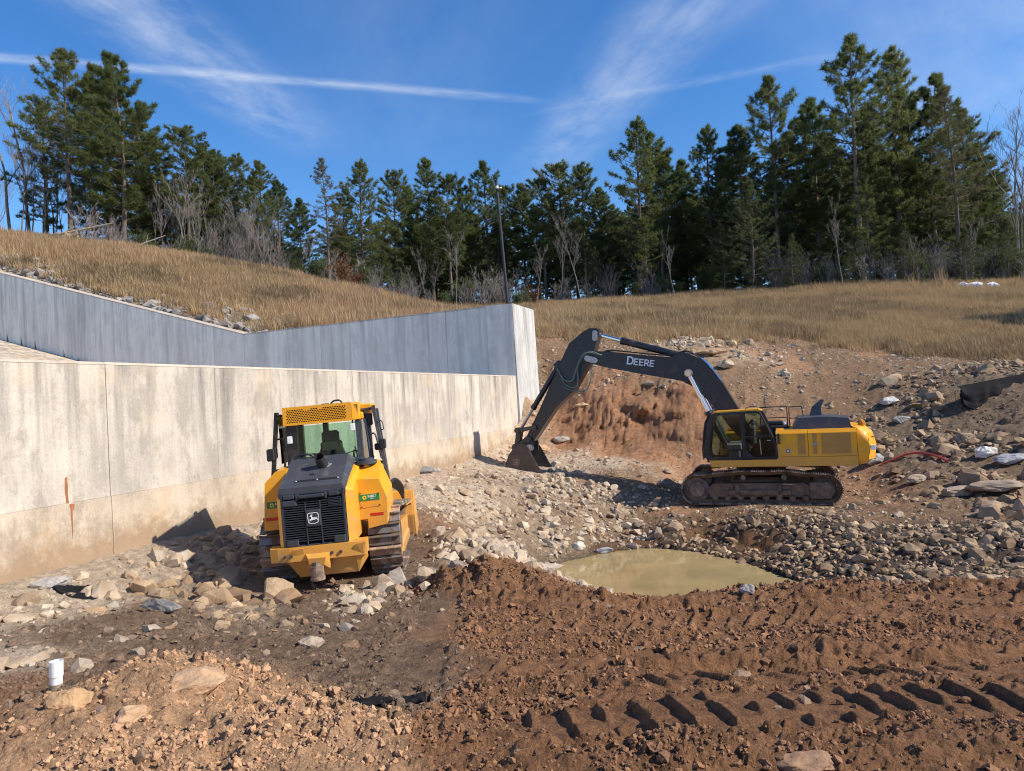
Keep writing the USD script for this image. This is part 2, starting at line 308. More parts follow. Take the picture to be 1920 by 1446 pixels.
# ------------------------------------------------------------------ ground: one sheet, fine where it is near, out to the horizon
CTRL = """-2.97,4,-1.93,T;-2.02,3.9,-1.93,T;-1.15,3.9,-1.97,T;-0.11,3.9,-2.03,M;1.14,3.8,-2.04,M;2.5,3.65,-2.03,M;-3.14,4.9,-1.88,T;-2.66,5.6,-1.91,T;-2.25,5.6,-2.14,T;-1.46,5,-2.18,T;-2.23,4.3,-1.98,T;-2.86,4.3,-1.88,T;-3.32,7,-2.32,B;-4.84,7.5,-2.29,B;-3.67,5.6,-2.08,B;-4.92,9,-2.46,B;-3.86,5.4,-1.99,B;-2.61,7.2,-2.41,B;-1.49,7,-2.4,B;-2.74,9.6,-2.76,B;-1.25,9.2,-2.71,B;-0.98,10,-2.75,M;-0.31,10.5,-2.65,M;0.54,10.4,-2.86,M;1.33,10.6,-3.15,M;1.84,10.8,-3.28,M;2.5,10.5,-3.07,M;3.26,10.4,-2.96,M;4.82,10.4,-2.99,M;6.37,10.4,-3.05,M;7.3,10.4,-3.06,M;-1,5.6,-2.3,B;-1.61,6.4,-2.33,B;-0.12,5.5,-2.27,M;-0.14,7.4,-2.5,M;0.12,8.9,-2.69,M;1.59,5.2,-2.23,M;2.23,7.2,-2.56,M;2.74,8.8,-2.8,M;3.01,5,-2.22,M;4.25,7,-2.6,M;5.76,8.9,-2.92,M;0.33,4.3,-2.11,M;1.84,4.1,-2.09,M;-0.48,4.4,-2.12,M;-0.97,4.4,-2.09,T;-1.04,13.3,-2.48,L;-1.29,11.7,-2.68,L;-0.7,11.9,-2.85,L;0.03,15.5,-3.64,L;-0.3,16.5,-3.12,L;0.41,19.5,-3,L;1.96,20.8,-3.9,L;3.07,23,-3.5,L;3.96,21.5,-3.98,L;1.39,23,-2.73,L;-1.19,23,-2.59,X;-1.5,16.5,-2.44,X;-1.85,14.2,-2.6,X;0.3,24.6,-2.71,G;1.54,19.5,-3.79,L;-0.57,18.5,-2.66,L;-2.95,10.4,-2.68,B;-3.49,9.7,-2.68,R;-2.18,10.4,-2.72,L;-5.73,11.3,-2.44,G;-5.4,13,-2.39,R;-5.01,6.8,-2.3,G;-6.82,9.3,-2.32,G;-6.08,9.8,-2.5,G;-4.99,10.6,-2.71,R;-4.38,11.1,-2.55,R;3.7,27,-2.5,G;1.81,29,-2.36,G;5.5,26,-2.7,G;6.78,28,-2.54,X;4.69,25,-3.13,X;3.27,24.2,-3.06,X;2.15,30.5,-2.15,T;4.06,29.5,-2.29,T;6.05,28.5,-2.43,T;7.21,28,-2.46,T;4.32,30.6,-0.54,T;6.4,29.7,-0.87,T;4.43,31.2,0.03,T;6.62,30.5,-0.09,T;8.07,30,-0.4,T;2.33,31.5,-0.21,T;2.07,34,1.07,X;1.46,30,-1.74,T;1.98,36,2.23,X;3.56,33.5,1.23,X;5.99,33,1.08,X;8.19,32,0.68,P;5.39,37,2.4,X;9.29,36,2.12,P;10.62,33.5,1.11,P;10.59,32,0.56,X;10.8,29.5,-0.87,X;15.32,37.5,2.05,X;13.4,33,0.44,X;15.39,32,0.31,X;13.87,29,-1.03,X;14.91,27,-1.47,S;13.07,25.5,-2.29,S;18.66,33.5,0.69,X;19.73,32,0.32,X;19.74,29.5,0.21,S;20.2,28,0.13,S;16.74,26.6,-0.65,S;16.11,25.7,-1.73,S;17.39,25.3,-1.46,S;18.16,26.3,-0.28,S;15.58,23.5,-2.12,S;16.45,23,-2.14,S;13.18,22.5,-2.78,S;14.19,21.5,-2.9,S;14.58,20.5,-3.13,S;11.18,20.5,-3.41,S;12.34,18.8,-3.52,S;10.98,18.2,-3.56,X;4.48,41,3.66,F;10.64,41,3.34,F;16.79,41,2.86,F;21.24,38,1.93,F;24.49,36.5,1.36,F;25.3,35,0.94,F;6.65,60,7.17,F;15.7,60,7.15,F;24.74,60,7.12,F;31.52,56,6.42,F;38.51,54,5.76,F;3.99,78,10.15,K;14.02,75,9.79,K;23.65,70,9.38,K;31.77,65,8.83,K;39.63,62,8.03,K;44.49,61,7.61,K;-39.89,56,15.13,F;-30.93,55,13.3,F;-22.28,54,11.41,F;-15.54,53,9.66,F;-9.63,51,7.97,F;-5.74,47,6.19,F;-3.14,80,10.49,K;-31.89,50,12.1,F;-23.45,48,9.79,F;1.95,46,4.97,F;3.03,60,7.13,F;-4.65,50,5.68,F;-2.2,55,6.42,F;-0.33,55,6.49,F;-2.77,70,8.7,K;-5.27,62,7.48,K;0.37,66,8.15,K;0.58,18.55,-4.5,L;1.81,19.68,-4.5,L;3.4,20.33,-4.5,L;4.66,19.88,-4.5,D;5.73,18.16,-4.5,D;6.3,16.2,-4.5,D;2.59,15.21,-4.55,M;4.02,15.43,-4.55,M;5.56,15.86,-4.55,M;1.76,15.85,-4.55,M;1.02,17.07,-4.55,M;3.44,20.8,-5.3,M;4.92,20.48,-5.3,M;2.14,20.26,-5.1,M;6.02,19.15,-5.1,M;4.76,20.71,-3.6,D;6.36,19.91,-3.6,D;8,18.55,-3.6,D;9.25,17.05,-3.6,D;10.15,15.53,-3.6,D;10.49,14.87,-3.6,D;4.81,19.86,-4.4,D;6.03,17.11,-4.4,D;7.17,15.47,-4.3,D;8.09,15.02,-4.2,D;9.88,14.36,-4.05,D;6.87,18.23,-4.1,D;8.06,16.03,-3.95,D;9.23,15.02,-3.9,D;9.64,19.31,-3.6,X;10.01,17.93,-3.6,X;-9.55,3.07,-2.3,G;-7.48,8.7,-2.3,G;-6.45,11.51,-2.3,G;-5.58,13.85,-2.3,G;-4.72,16.2,-2.3,G;-3.55,15.77,-2.45,G;-3.86,18.54,-2.3,G;-2.69,18.11,-2.45,G;-3,20.89,-2.3,G;-1.82,20.46,-2.45,G;-2.13,23.23,-2.3,G;-0.96,22.8,-2.45,G;-1.27,25.58,-2.3,G;-0.1,25.15,-2.45,G;-0.41,27.92,-2.3,G;0.76,27.49,-2.45,G;0.45,30.27,-2.3,G;1.49,33.08,-2.3,G;10.17,20.07,-3.62,X;10.84,21.85,-3.62,X;11.51,23.62,-3.62,X;8.11,20.85,-3.62,X;8.78,22.63,-3.62,X;9.46,24.4,-3.62,X;6.24,21.56,-3.62,X;6.91,23.33,-3.62,X;7.59,25.11,-3.62,X;4.75,22.12,-3.62,X;5.42,23.9,-3.62,X;6.09,25.68,-3.62,X;-2.94,11.2,-2.76,B;-4.05,11.2,-2.8,B;-1.84,11.2,-2.72,B;-3.2,14.4,-2.76,B;-4.3,14.3,-2.79,B;-2.1,14.5,-2.71,B;-3.1,12.9,-2.76,B;-4.15,12.8,-2.79,B;-2,12.9,-2.72,B;0.28,32.25,3.3,F;-5.82,34.49,3.6,F;-12.76,37.05,3.6,F;-17.08,38.63,4.9,F;-20.83,40.01,6,F;-25.52,41.74,7.5,F;-30.21,43.46,8.9,F;-36.77,45.88,11,F;-44.28,48.64,13,F;-2,1.5,-1.9,T;2,1.5,-1.9,M;0,2.4,-1.95,M;-3.2,2.6,-1.95,T;3.2,2.4,-1.95,M;-40,78,15.5,K;-20,78,12.5,K;-10,85,11,K;0,112,15,K;40,112,15,K;90,120,15,K;80,100,10,K;-60,110,17,K;-100,100,18,K;60,60,8,F;150,300,30,K;-200,300,20,K;0,400,32,K;-120,500,20,K;250,450,36,K;-40,100,14,K;25,92,11,K"""
_c = [t.split(',') for t in CTRL.split(';')]
cp = np.array([[float(a), float(b), float(c)] for a, b, c, _ in _c])
cz = np.array([t[3] for t in _c])
ZONES = 'TMBLXGRPSDFK'
D1, N1, WB = np.array([.345, .938]), np.array([.938, -.345]), np.array([-1.6, 25.7])
D1 = D1 / np.linalg.norm(D1); N1 = N1 / np.linalg.norm(N1)
def wall_xy(s, n):
    return WB + D1 * s + N1 * n
def sn_of(x, y):
    dx, dy = x - WB[0], y - WB[1]
    return dx * D1[0] + dy * D1[1], dx * N1[0] + dy * N1[1]
def side_top(u):                                  # top of the far chute wall, u metres up the chute
    return np.interp(u, [0, 14.4, 60], [4.08, 3.92, 3.92 + .287 * 45.6])
def floor_z(u):
    return np.interp(u, [0, 13.2, 60], [-.2, -.05, -.05 + .268 * 46.8])

def pol(x, y):
    return np.stack([np.arctan2(x, y) * 1.15, np.log(np.hypot(x, y))], -1)
rbf = RBFInterpolator(pol(cp[:, 0], cp[:, 1]), cp[:, 2], kernel='linear', smoothing=0.0015, neighbors=None)
ctree = cKDTree(pol(cp[:, 0], cp[:, 1]))

AZ_IN = np.radians(40)
az = np.concatenate([np.linspace(-AZ_IN, AZ_IN, 741), AZ_IN + np.cumsum(np.linspace(.02, .22, 24)) * (2*np.pi - 2*AZ_IN) / np.sum(np.linspace(.02, .22, 24)) * .999])
az = az[az < 2*np.pi - AZ_IN - 1e-4]
lr = np.concatenate([np.log([.3, .8, 1.4, 2.0, 2.5]), np.linspace(np.log(2.8), np.log(13), 366), np.linspace(np.log(13), np.log(46), 215)[1:], np.linspace(np.log(46), np.log(95), 40)[1:], np.linspace(np.log(95), np.log(900), 18)[1:]])
NA, NR = len(az), len(lr)
AZ, LR = np.meshgrid(az, lr, indexing='ij')
RR = np.exp(LR)
GX, GY = RR * np.sin(AZ), RR * np.cos(AZ)

def fb(x, y, f, o=4, seed=0):
    return meshkit.fbm(np.stack([x * f, y * f, np.full_like(x, seed * 7.3)], -1), o, seed)

# base height from the control points (evaluated coarsely, then interpolated)
ca = np.linspace(-np.radians(44), np.radians(44), 150)
cl = np.linspace(np.log(1.8), np.log(700), 210)
CA, CL = np.meshgrid(ca, cl, indexing='ij')
base_c = rbf(np.stack([CA.ravel() * 1.15, CL.ravel()], -1)).reshape(CA.shape)
base_c = gaussian_filter(base_c, .8)
def base_at(x, y):
    a = np.arctan2(x, y); a = np.where(a < -np.pi * .999, a + 2*np.pi, a)
    l = np.clip(np.log(np.maximum(np.hypot(x, y), 1e-3)), cl[0], cl[-1])
    def s(aa):
        return map_coordinates(base_c, [(aa - ca[0]) / (ca[1] - ca[0]), (l - cl[0]) / (cl[1] - cl[0])], order=1, mode='nearest')
    lim = np.radians(43.5)
    zi = s(np.clip(a, -lim, lim))
    back = np.where(a < 0, a + 2*np.pi, a)
    w = np.clip((back - lim) / (2*np.pi - 2*lim), 0, 1); w = w*w*(3-2*w)
    zb = (1 - w) * s(np.full_like(a, lim)) + w * s(np.full_like(a, -lim))
    return np.where(np.abs(a) <= lim, zi, zb)

far = np.clip((RR - 24) / 8, 0, 1) * np.clip((70 - RR) / 20, 0, 1)
wx = (fb(GX, GY, .30, 4, 11) - .5) * 2.0 * far
wy = (fb(GX, GY, .30, 4, 12) - .5) * 2.0 * far
Z = base_at(GX + wx, GY + wy)

# zone weights
def zone_weights(x, y):
    sh = x.shape
    x, y = x.ravel(), y.ravel()
    r = np.hypot(x, y)
    q = pol(x + (fb(x, y, .8, 4, 21) - .5) * .22 * r * .5, y + (fb(x, y, .8, 4, 22) - .5) * .35 * r * .5)
    d, i = ctree.query(q, k=5)
    w = 1 / (d + .012) ** 4
    w /= w.sum(1, keepdims=True)
    out = np.zeros((len(x), len(ZONES)))
    lut = np.array([ZONES.index(t) for t in cz])
    for k in range(5):
        np.add.at(out, (np.arange(len(x)), lut[i[:, k]]), w[:, k])
    return out.reshape(*sh, len(ZONES))
ZW = zone_weights(GX, GY)
amp = ZW @ np.array([.10, .075, .075, .09, .09, .05, .09, .16, .15, .11, .10, .15])

S_, N_ = sn_of(GX, GY)
U_ = -N_

# machines stand on evened ground
def calm(x, y, cx, cy, fx, fy, lx, ly, soft=.5):
    dx, dy = x - cx, y - cy
    a = np.abs(dx*fx + dy*fy) - lx; b = np.abs(-dx*fy + dy*fx) - ly
    return 1 - np.clip(1 - np.maximum(a, b) / soft, 0, 1)
still = calm(GX, GY, 7.85, 22.98, -.935, .354, 2.4, 1.75) * calm(GX, GY, -3.1, 12.6, -.078, .997, 1.8, 1.28, .4)

n1 = fb(GX, GY, 1.1, 4, 1) - .5
n2 = fb(GX, GY, 4.5, 4, 2) - .5
n3 = fb(GX, GY, 17., 3, 3) - .5
n4 = np.zeros_like(n3); _nn = RR < 9; n4[_nn] = fb(GX[_nn], GY[_nn], 52., 2, 5) - .5
rid = 1 - np.abs(2 * fb(GX, GY, 2.2, 4, 4) - 1)
near = np.clip((16 - RR) / 6, 0, 1)
disp = amp * (2.0 * n1 + 1.7 * n2 + .75 * n3 * np.clip((30 - RR) / 10, 0, 1) + .30 * n4 + 0.9 * (rid - .75) * (ZW[..., 1] + ZW[..., 2] + ZW[..., 0]))
cliff = np.exp(-((RR - 31) / 2.0) ** 2) * np.clip((GX - 2) / 1.5, 0, 1) * np.clip((10.5 - GX) / 2, 0, 1)
disp += cliff * (1.3 * (fb(GX, GY, .5, 3, 9) - .5) + .25 * n2)

# lumps of thrown-up soil
lump_n = 45000
lr0 = np.exp(rng.uniform(np.log(2.8), np.log(13.5), lump_n)); la = rng.uniform(-AZ_IN, AZ_IN, lump_n)
lx, ly = lr0 * np.sin(la), lr0 * np.cos(la)
lrad = np.clip(rng.lognormal(np.log(.017), .62, lump_n), .006, .11) * (.55 + .07 * lr0)
ltree = cKDTree(np.stack([lx, ly], -1))
nm = (RR > 2.7) & (RR < 14) & (np.abs(np.where(AZ > np.pi, AZ - 2*np.pi, AZ)) <= AZ_IN)
q = np.stack([GX[nm] + .02 * (fb(GX[nm], GY[nm], 25, 2, 31) - .5), GY[nm] + .02 * (fb(GX[nm], GY[nm], 25, 2, 32) - .5)], -1)
dd, ii = ltree.query(q, k=5)
lump = np.zeros(len(q))
for k in range(5):
    r = lrad[ii[:, k]]
    lump = np.maximum(lump, np.sqrt(np.maximum(r*r - dd[:, k]**2, 0)) * .6)
LUMP = np.zeros_like(Z); LUMP[nm] = lump
lump_zone = np.clip(.25 + 3.2 * (fb(GX, GY, .9, 3, 33) - .38), .1, 1.25) * (ZW @ np.array([1, .9, .8, .3, .4, .15, .4, 0, .3, .3, 0, 0]))
disp = disp + LUMP * lump_zone * still

# crawler-track prints: pressed bands with grouser bars and thrown-up edges
BAND = np.zeros_like(Z)
def print_band(poly, width, pitch, depth, skew, bar, fade=1.0):
    global Z, disp, BAND
    p = bez(np.array(poly), 24)
    seg = np.r_[0, np.cumsum(np.linalg.norm(np.diff(p, axis=0), axis=1))]
    lo, hi = p.min(0) - width * 1.3, p.max(0) + width * 1.3
    m = (GX > lo[0]) & (GX < hi[0]) & (GY > lo[1]) & (GY < hi[1])
    d, i = cKDTree(p).query(np.stack([GX[m], GY[m]], -1))
    t = np.gradient(p, axis=0); t /= np.linalg.norm(t, axis=1, keepdims=True)
    rel = np.stack([GX[m], GY[m]], -1) - p[i]
    lat = rel[:, 0] * -t[i, 1] + rel[:, 1] * t[i, 0]
    along = seg[i] + (rel * t[i]).sum(1)
    wob = (fb(GX[m], GY[m], 3.0, 3, 41) - .5)
    inside = np.clip((width/2 - np.abs(lat + wob * .12)) / .05, 0, 1) * np.clip((d < width*1.3), 0, 1)
    ends = np.clip((along - .02) / .3, 0, 1) * np.clip((seg[-1] - along) / .3, 0, 1)
    inside = inside * ends * fade
    ph = ((along + skew * lat + wob * .05) / pitch) % 1.0
    ridge = np.clip((.17 - np.abs(ph - .5 + .12*wob)) / .08, 0, 1)
    keep = np.clip((fb(GX[m], GY[m], 3.6, 3, 42) - .40) / .16, 0, 1)
    edge = np.exp(-((np.abs(lat) - width * .62) / .085) ** 2) * ends * fade
    dm = disp[m]
    dm = dm * (1 - inside) + inside * (mean_disp[m] + .12*(dm - mean_disp[m]) - depth + bar * ridge * keep * (.6 + .8*np.clip(wob + .5, 0, 1)))
    BAND[m] = np.maximum(BAND[m], inside) + edge * (.0 + .22 * np.clip(wob + .08, 0, 1)) * min(1., depth / .03)
    disp[m] = dm

# long smeared furrows where machines swept past
fur = fb(GX*.22 + GY*.10, (GY - .10*GX + .25*np.sin(GX*.5))*2.6, 1.0, 4, 44) - .5
fur2 = 1 - np.abs(2*fb(GX*.16, (GY - .06*GX + .3*np.sin(GX*.45 + 1))*1.35, 1.0, 3, 45) - 1)
wM = ZW[..., 1] * np.clip((GX + 1.0)/1.2, 0, 1) * np.clip((12 - RR)/3, 0, 1)
_rd = np.exp(-((GY - 9.75 + .35*np.sin(GX*1.1)) / .42) ** 2) * np.clip((GX + 1.6)/.6, 0, 1) * np.clip((8 - GX)/2, 0, 1)
disp += _rd * ZW[..., 1] * (.03 + .60*np.clip(fb(GX, GY, 1.9, 3, 46) - .38, 0, 1) + .3*n2) * (1 - .8*np.exp(-((GX - 2.9)/1.9)**2))
disp += wM * (.26*fur + .30*(np.clip(fur2, .5, 1) - .72))
def scarp(y0, sl, x0, x1, h, decay, seed):
    yy = GY - (y0 + sl*GX + .55*(fb(GX, GY, .9, 4, seed) - .5) + .10*(fb(GX, GY, 6., 2, seed + 1) - .5))
    st = np.clip(yy / .07, 0, 1) * np.exp(-np.clip(yy, 0, 9) / decay)
    win = np.clip((GX - x0) / .5, 0, 1) * np.clip((x1 - GX) / .8, 0, 1) * np.clip((fb(GX, GY, .7, 2, seed + 2) - .30) / .15, 0, 1)
    return h * st * win * ZW[..., 1] * (.7 + .8*n2 + .6*n3)
disp += scarp(9.0, .0, -1.3, 9, .22, .55, 110) + scarp(7.15, .03, -.3, 7, .17, .5, 120) + scarp(5.75, .04, .1, 5, .11, .4, 130)
mean_disp = gaussian_filter(disp, (22, 22))
print_band([(-.31, 4.45), (.52, 4.5), (1.55, 4.55), (2.42, 4.6), (3.6, 4.45)], .70, .235, .015, .06, .052)
print_band([(.6, 5.3), (1.6, 5.38), (2.6, 5.42), (4.2, 5.2)], .42, .235, .015, .45, .05, .8)
print_band([(.2, 9.0), (2.0, 9.3), (4.0, 9.3), (6.6, 8.8)], .55, .235, .02, -.5, .055)
print_band([(-.5, 5.95), (.74, 6.1), (2.25, 6.5), (3.4, 6.4), (4.9, 6.0)], .62, .235, .02, -.7, .065)
print_band([(-.5, 7.6), (.9, 7.9), (2.6, 8.2), (4.4, 8.0), (6.2, 7.5)], .55, .235, .02, -.6, .055, .9)
print_band([(-1.0, 5.7), (-.97, 7.0), (-1.04, 8.8), (-1.1, 9.9)], .55, .10, .03, .1, .022)
print_band([(13.2, 37.0), (10.87, 31.5), (9.3, 27.6)], .75, .25, .035, .1, .03)
print_band([(15.1, 37.0), (13.69, 32.5), (12.6, 29.0)], .75, .25, .035, .1, .03)
# heaps: near-left spoil and the ridge in front of the pond
def heap(cx, cy, r, h, sx=1.0):
    g = np.exp(-(((GX - cx) / sx) ** 2 + (GY - cy) ** 2) / (r * r))
    return h * g * (1 + .5 * n2 + .3 * n1)
disp += heap(-1.2, 4.55, .42, .16, 1.5) + heap(-2.6, 5.0, .35, .10) + heap(-.35, 10.3, .9, .22, 1.3) + heap(1.0, 9.9, .6, .03, 2.0) + heap(-.75, 6.9, .35, .12, .6)
far_side = (S_ > 5.3)
Z = Z + disp * (.12 + .88 * still)
# dug-out and built places
inside_basin = (U_ > .02) & (S_ < 5.6)
Z = np.where(inside_basin, np.minimum(Z, floor_z(U_) - .9), Z)
wallfoot = (U_ <= .02) & (U_ > -.5) & (S_ < 8)
behind = (U_ > .2) & (S_ >= 5.6)
lim = side_top(U_) - .12 + np.clip(S_ - 6.4, 0, 100) * .9
Z = np.where(behind, np.minimum(Z, lim), Z)
Z = np.where(behind & (S_ < 8.6), np.maximum(Z, side_top(U_) - .55), Z) if False else Z
_rise = np.where((U_ > 9) & (S_ > 6.3) & (S_ < 12), side_top(U_) - .15 + np.clip(S_ - 6.3, 0, 2.2)*.5*np.clip((U_ - 9)/4, 0, 1) - np.clip(S_ - 8.8, 0, 9)*.8, -99)
Z = np.maximum(Z, _rise + .25*n1)
WATER_Z = -4.5
SHORE = np.array([(0.58, 18.55), (1.19, 19.25), (1.81, 19.68), (2.61, 20.1), (3.4, 20.33), (4.28, 20.18), (4.77, 19.71), (5.26, 18.88), (5.7, 18.05), (6.01, 17.05), (6.28, 16.16), (5.61, 15.37), (4.73, 15.12), (3.89, 14.96), (3.18, 14.78), (2.5, 14.68), (1.91, 15.16), (1.43, 15.99), (0.9, 17.05)])
shore_poly = Polygon(SHORE).buffer(.25).buffer(-.25)
_pm = (np.abs(GX - 3.5) < 6.5) & (np.abs(GY - 17.4) < 5.2)
_pp = shapely.points(GX[_pm] + .35*(fb(GX[_pm], GY[_pm], 1.6, 3, 90) - .5), GY[_pm] + .35*(fb(GX[_pm], GY[_pm], 1.6, 3, 91) - .5))
_di = shapely.distance(_pp, shore_poly.exterior) * np.where(shapely.contains(shore_poly, _pp), -1, 1)
_z = Z[_pm]
Z[_pm] = np.where(_di < 0, np.minimum(_z, WATER_Z + _di*.45 - .01), np.minimum(np.maximum(_z, np.minimum(WATER_Z + .02 + _di*.16, WATER_Z + .12)), WATER_Z + .06 + _di*.62 + .18*(fb(GX[_pm], GY[_pm], 3., 3, 92) - .3)))
def pond_depth(x, y):
    p = shapely.points(np.asarray(x, float), np.asarray(y, float))
    return shapely.distance(p, shore_poly.exterior) * np.where(shapely.contains(shore_poly, p), 1, -1)

def sample(A_, x, y):
    a = np.arctan2(x, y); a = np.where(a < -AZ_IN - 1e-9, a + 2*np.pi, a)
    l = np.clip(np.log(np.hypot(x, y) + 1e-9), lr[0], lr[-1])
    return map_coordinates(A_, [np.interp(a, az, np.arange(NA)), np.interp(l, lr, np.arange(NR))], order=1, mode='nearest')
def height(x, y):
    if np.ndim(x) == 0 and np.ndim(y) == 0:
        return float(height(np.array([x], float), np.array([y], float))[0])
    x, y = np.broadcast_arrays(np.asarray(x, float), np.asarray(y, float))
    a = np.arctan2(x, y); a = np.where(a < -AZ_IN - 1e-9, a + 2*np.pi, a)
    l = np.clip(np.log(np.hypot(x, y) + 1e-9), lr[0], lr[-1])
    ia = np.interp(a, az, np.arange(NA)); il = np.interp(l, lr, np.arange(NR))
    return map_coordinates(Z, [ia, il], order=1, mode='nearest')

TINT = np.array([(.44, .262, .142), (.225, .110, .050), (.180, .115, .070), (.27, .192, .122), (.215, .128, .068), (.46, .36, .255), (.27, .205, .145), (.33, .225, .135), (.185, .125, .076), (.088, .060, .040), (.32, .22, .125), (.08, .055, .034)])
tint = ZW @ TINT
_farT = (np.clip((RR - 18) / 4, 0, 1) * ZW[..., 0])[..., None]
tint = tint * (1 - _farT * np.array([.34, .44, .48]))
lowness = np.clip(-disp / np.maximum(amp, .02), -1, 1)[..., None]
v1 = fb(GX, GY, .6, 4, 51)[..., None]; v2 = fb(GX, GY, 3.5, 3, 52)[..., None]
tint = tint * (.74 + .38 * v1 + .26 * (v2 - .2))
rawc = np.array([.40, .205, .105]); w_red = np.clip((fb(GX, GY, .45, 4, 53) - .55) / .12, 0, 1)[..., None] * (ZW[..., [4]] + ZW[..., [0]] + ZW[..., [2]] + ZW[..., [5]] * .5)
tint = tint * (1 - .55 * w_red) + rawc * .55 * w_red
wet = np.exp(-np.clip(Z - WATER_Z, 0, 5) / .2)[..., None] * (np.hypot(GX - 3.5, GY - 17.2) < 7)[..., None]
tint = tint * (1 - .62 * wet)

GXD, GYD = GX.copy(), GY.copy()
_a = np.where(AZ > np.pi, AZ - 2*np.pi, AZ)
cm = np.clip(1 - np.abs(RR - 30.8) / 2.6, 0, 1) * np.clip((_a - .02) / .05, 0, 1) * np.clip((.33 - _a) / .05, 0, 1)
cm = np.maximum(cm, np.clip(1 - np.abs(RR - 28.5) / 2.6, 0, 1) * np.clip((_a - .54) / .04, 0, 1))
_m = cm > .01
q3 = np.stack([GX[_m]*.75, Z[_m]*1.7, GY[_m]*.2], -1)
_d = cm[_m] * (2.2*(meshkit.fbm(q3, 4, 95) - .5) + .5*(meshkit.fbm(q3*4, 3, 96) - .5))
GXD[_m] -= _d * np.sin(AZ[_m]); GYD[_m] -= _d * np.cos(AZ[_m])
gv = np.stack([GXD, GYD, Z], -1).reshape(-1, 3)
ia, ir = np.meshgrid(np.arange(NA), np.arange(NR - 1), indexing='ij')
nxt = (ia + 1) % NA
A, B_, C_, D_ = ia*NR + ir, ia*NR + ir + 1, nxt*NR + ir + 1, nxt*NR + ir
gf = np.concatenate([np.stack([A, C_, B_], -1).reshape(-1, 3), np.stack([A, D_, C_], -1).reshape(-1, 3)])
gv = np.vstack([gv, [[0, 0, float(Z[:, 0].mean())]]])
k = len(gv) - 1
gf = np.vstack([gf, np.stack([np.full(NA, k), (np.arange(NA) + 1) % NA * NR, np.arange(NA) * NR], -1)])
tv = np.vstack([tint.reshape(-1, 3), tint.reshape(-1, 3)[:1]])

ground_mat = usdkit.material(stage, '/World/Looks/ground', {
    'at': ('attribute', {'attribute': 'tint'}), 'ge': ('geometry', {}),
    'n1': ('noise_texture', {'scale': 7.0, 'detail': 8.0, 'roughness': .68}), 'm1': ('map_range', {'from_min': .28, 'from_max': .72, 'to_min': .50, 'to_max': 1.52}),
    'n2': ('noise_texture', {'scale': 55.0, 'detail': 5.0, 'roughness': .6}), 'm2': ('map_range', {'from_min': .25, 'from_max': .75, 'to_min': .58, 'to_max': 1.42}),
    'x1': ('mix_color', {'blend_type': 'multiply', 'fac': 1.0, 'use_clamp': False}), 'x2': ('mix_color', {'blend_type': 'multiply', 'fac': 1.0, 'use_clamp': False}),
    'vo': ('voronoi_texture', {'scale': 16.0, 'randomness': 1.0}), 'vm': ('map_range', {'from_min': .0, 'from_max': .18, 'to_min': 1.0, 'to_max': 0.0, 'clamp': True}),
    'n4': ('noise_texture', {'scale': 2.2, 'detail': 3.0}), 'm4': ('map_range', {'from_min': .5, 'from_max': .62, 'to_min': 0.0, 'to_max': .38, 'clamp': True}), 'peb': ('math', {'math_type': 'multiply'}),
    'x3': ('mix_color', {'b': (.40, .32, .24)}),
    'n3': ('noise_texture', {'scale': 30.0, 'detail': 7.0, 'roughness': .7}), 'bu': ('bump', {'strength': 1.0, 'distance': .07}),
    'p': ('principled_bsdf', {'roughness': .88, 'specular_ior_level': .25})},
    [('ge.position', 'n1.vector'), ('ge.position', 'n2.vector'), ('ge.position', 'n3.vector'), ('ge.position', 'vo.vector'), ('ge.position', 'n4.vector'), ('n1.fac', 'm1.value'), ('n2.fac', 'm2.value'),
     ('at.color', 'x1.a'), ('m1.result', 'x1.b'), ('x1.result', 'x2.a'), ('m2.result', 'x2.b'), ('vo.distance', 'vm.value'), ('n4.fac', 'm4.value'), ('vm.result', 'peb.value1'), ('m4.result', 'peb.value2'),
     ('x2.result', 'x3.a'), ('peb.value', 'x3.fac'), ('x3.result', 'p.base_color'), ('n3.fac', 'bu.height'), ('bu.normal', 'p.normal')], surface='p.BSDF')
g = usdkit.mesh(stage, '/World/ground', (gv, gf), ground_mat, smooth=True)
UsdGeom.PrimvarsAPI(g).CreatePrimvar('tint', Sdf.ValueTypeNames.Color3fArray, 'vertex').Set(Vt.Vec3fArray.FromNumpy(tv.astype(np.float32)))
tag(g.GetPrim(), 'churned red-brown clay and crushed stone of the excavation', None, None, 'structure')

# ------------------------------------------------------------------ pond
water_mat = usdkit.material(stage, '/World/Looks/muddy_water', {'ge': ('geometry', {}), 'n1': ('noise_texture', {'scale': .9, 'detail': 3.0}), 'm1': ('map_range', {'from_min': .3, 'from_max': .7, 'to_min': .85, 'to_max': 1.15}),
    'mc': ('mix_color', {'blend_type': 'multiply', 'fac': 1.0, 'a': (.31, .232, .108), 'use_clamp': False}), 'n2': ('noise_texture', {'scale': 6.0, 'detail': 2.0}), 'bu': ('bump', {'strength': .12, 'distance': .01}),
    'p': ('principled_bsdf', {'roughness': .04, 'ior': 1.33, 'specular_ior_level': .5})},
    [('ge.position', 'n1.vector'), ('n1.fac', 'm1.value'), ('m1.result', 'mc.b'), ('mc.result', 'p.base_color'), ('ge.position', 'n2.vector'), ('n2.fac', 'bu.height'), ('bu.normal', 'p.normal')], surface='p.BSDF')
wp = [(3.5 + 5.6 * math.cos(t), 17.3 + 4.0 * math.sin(t)) for t in np.linspace(0, 2*np.pi, 48, endpoint=False)]
wv = np.array([(3.5, 17.3, WATER_Z)] + [(x, y, WATER_Z) for x, y in wp])
wf = np.array([(0, 1 + i, 1 + (i + 1) % 48) for i in range(48)])
pond = obj('pond_water', (wv, wf), water_mat, kind='structure', label='shallow pool of murky olive water below the rubble bank')

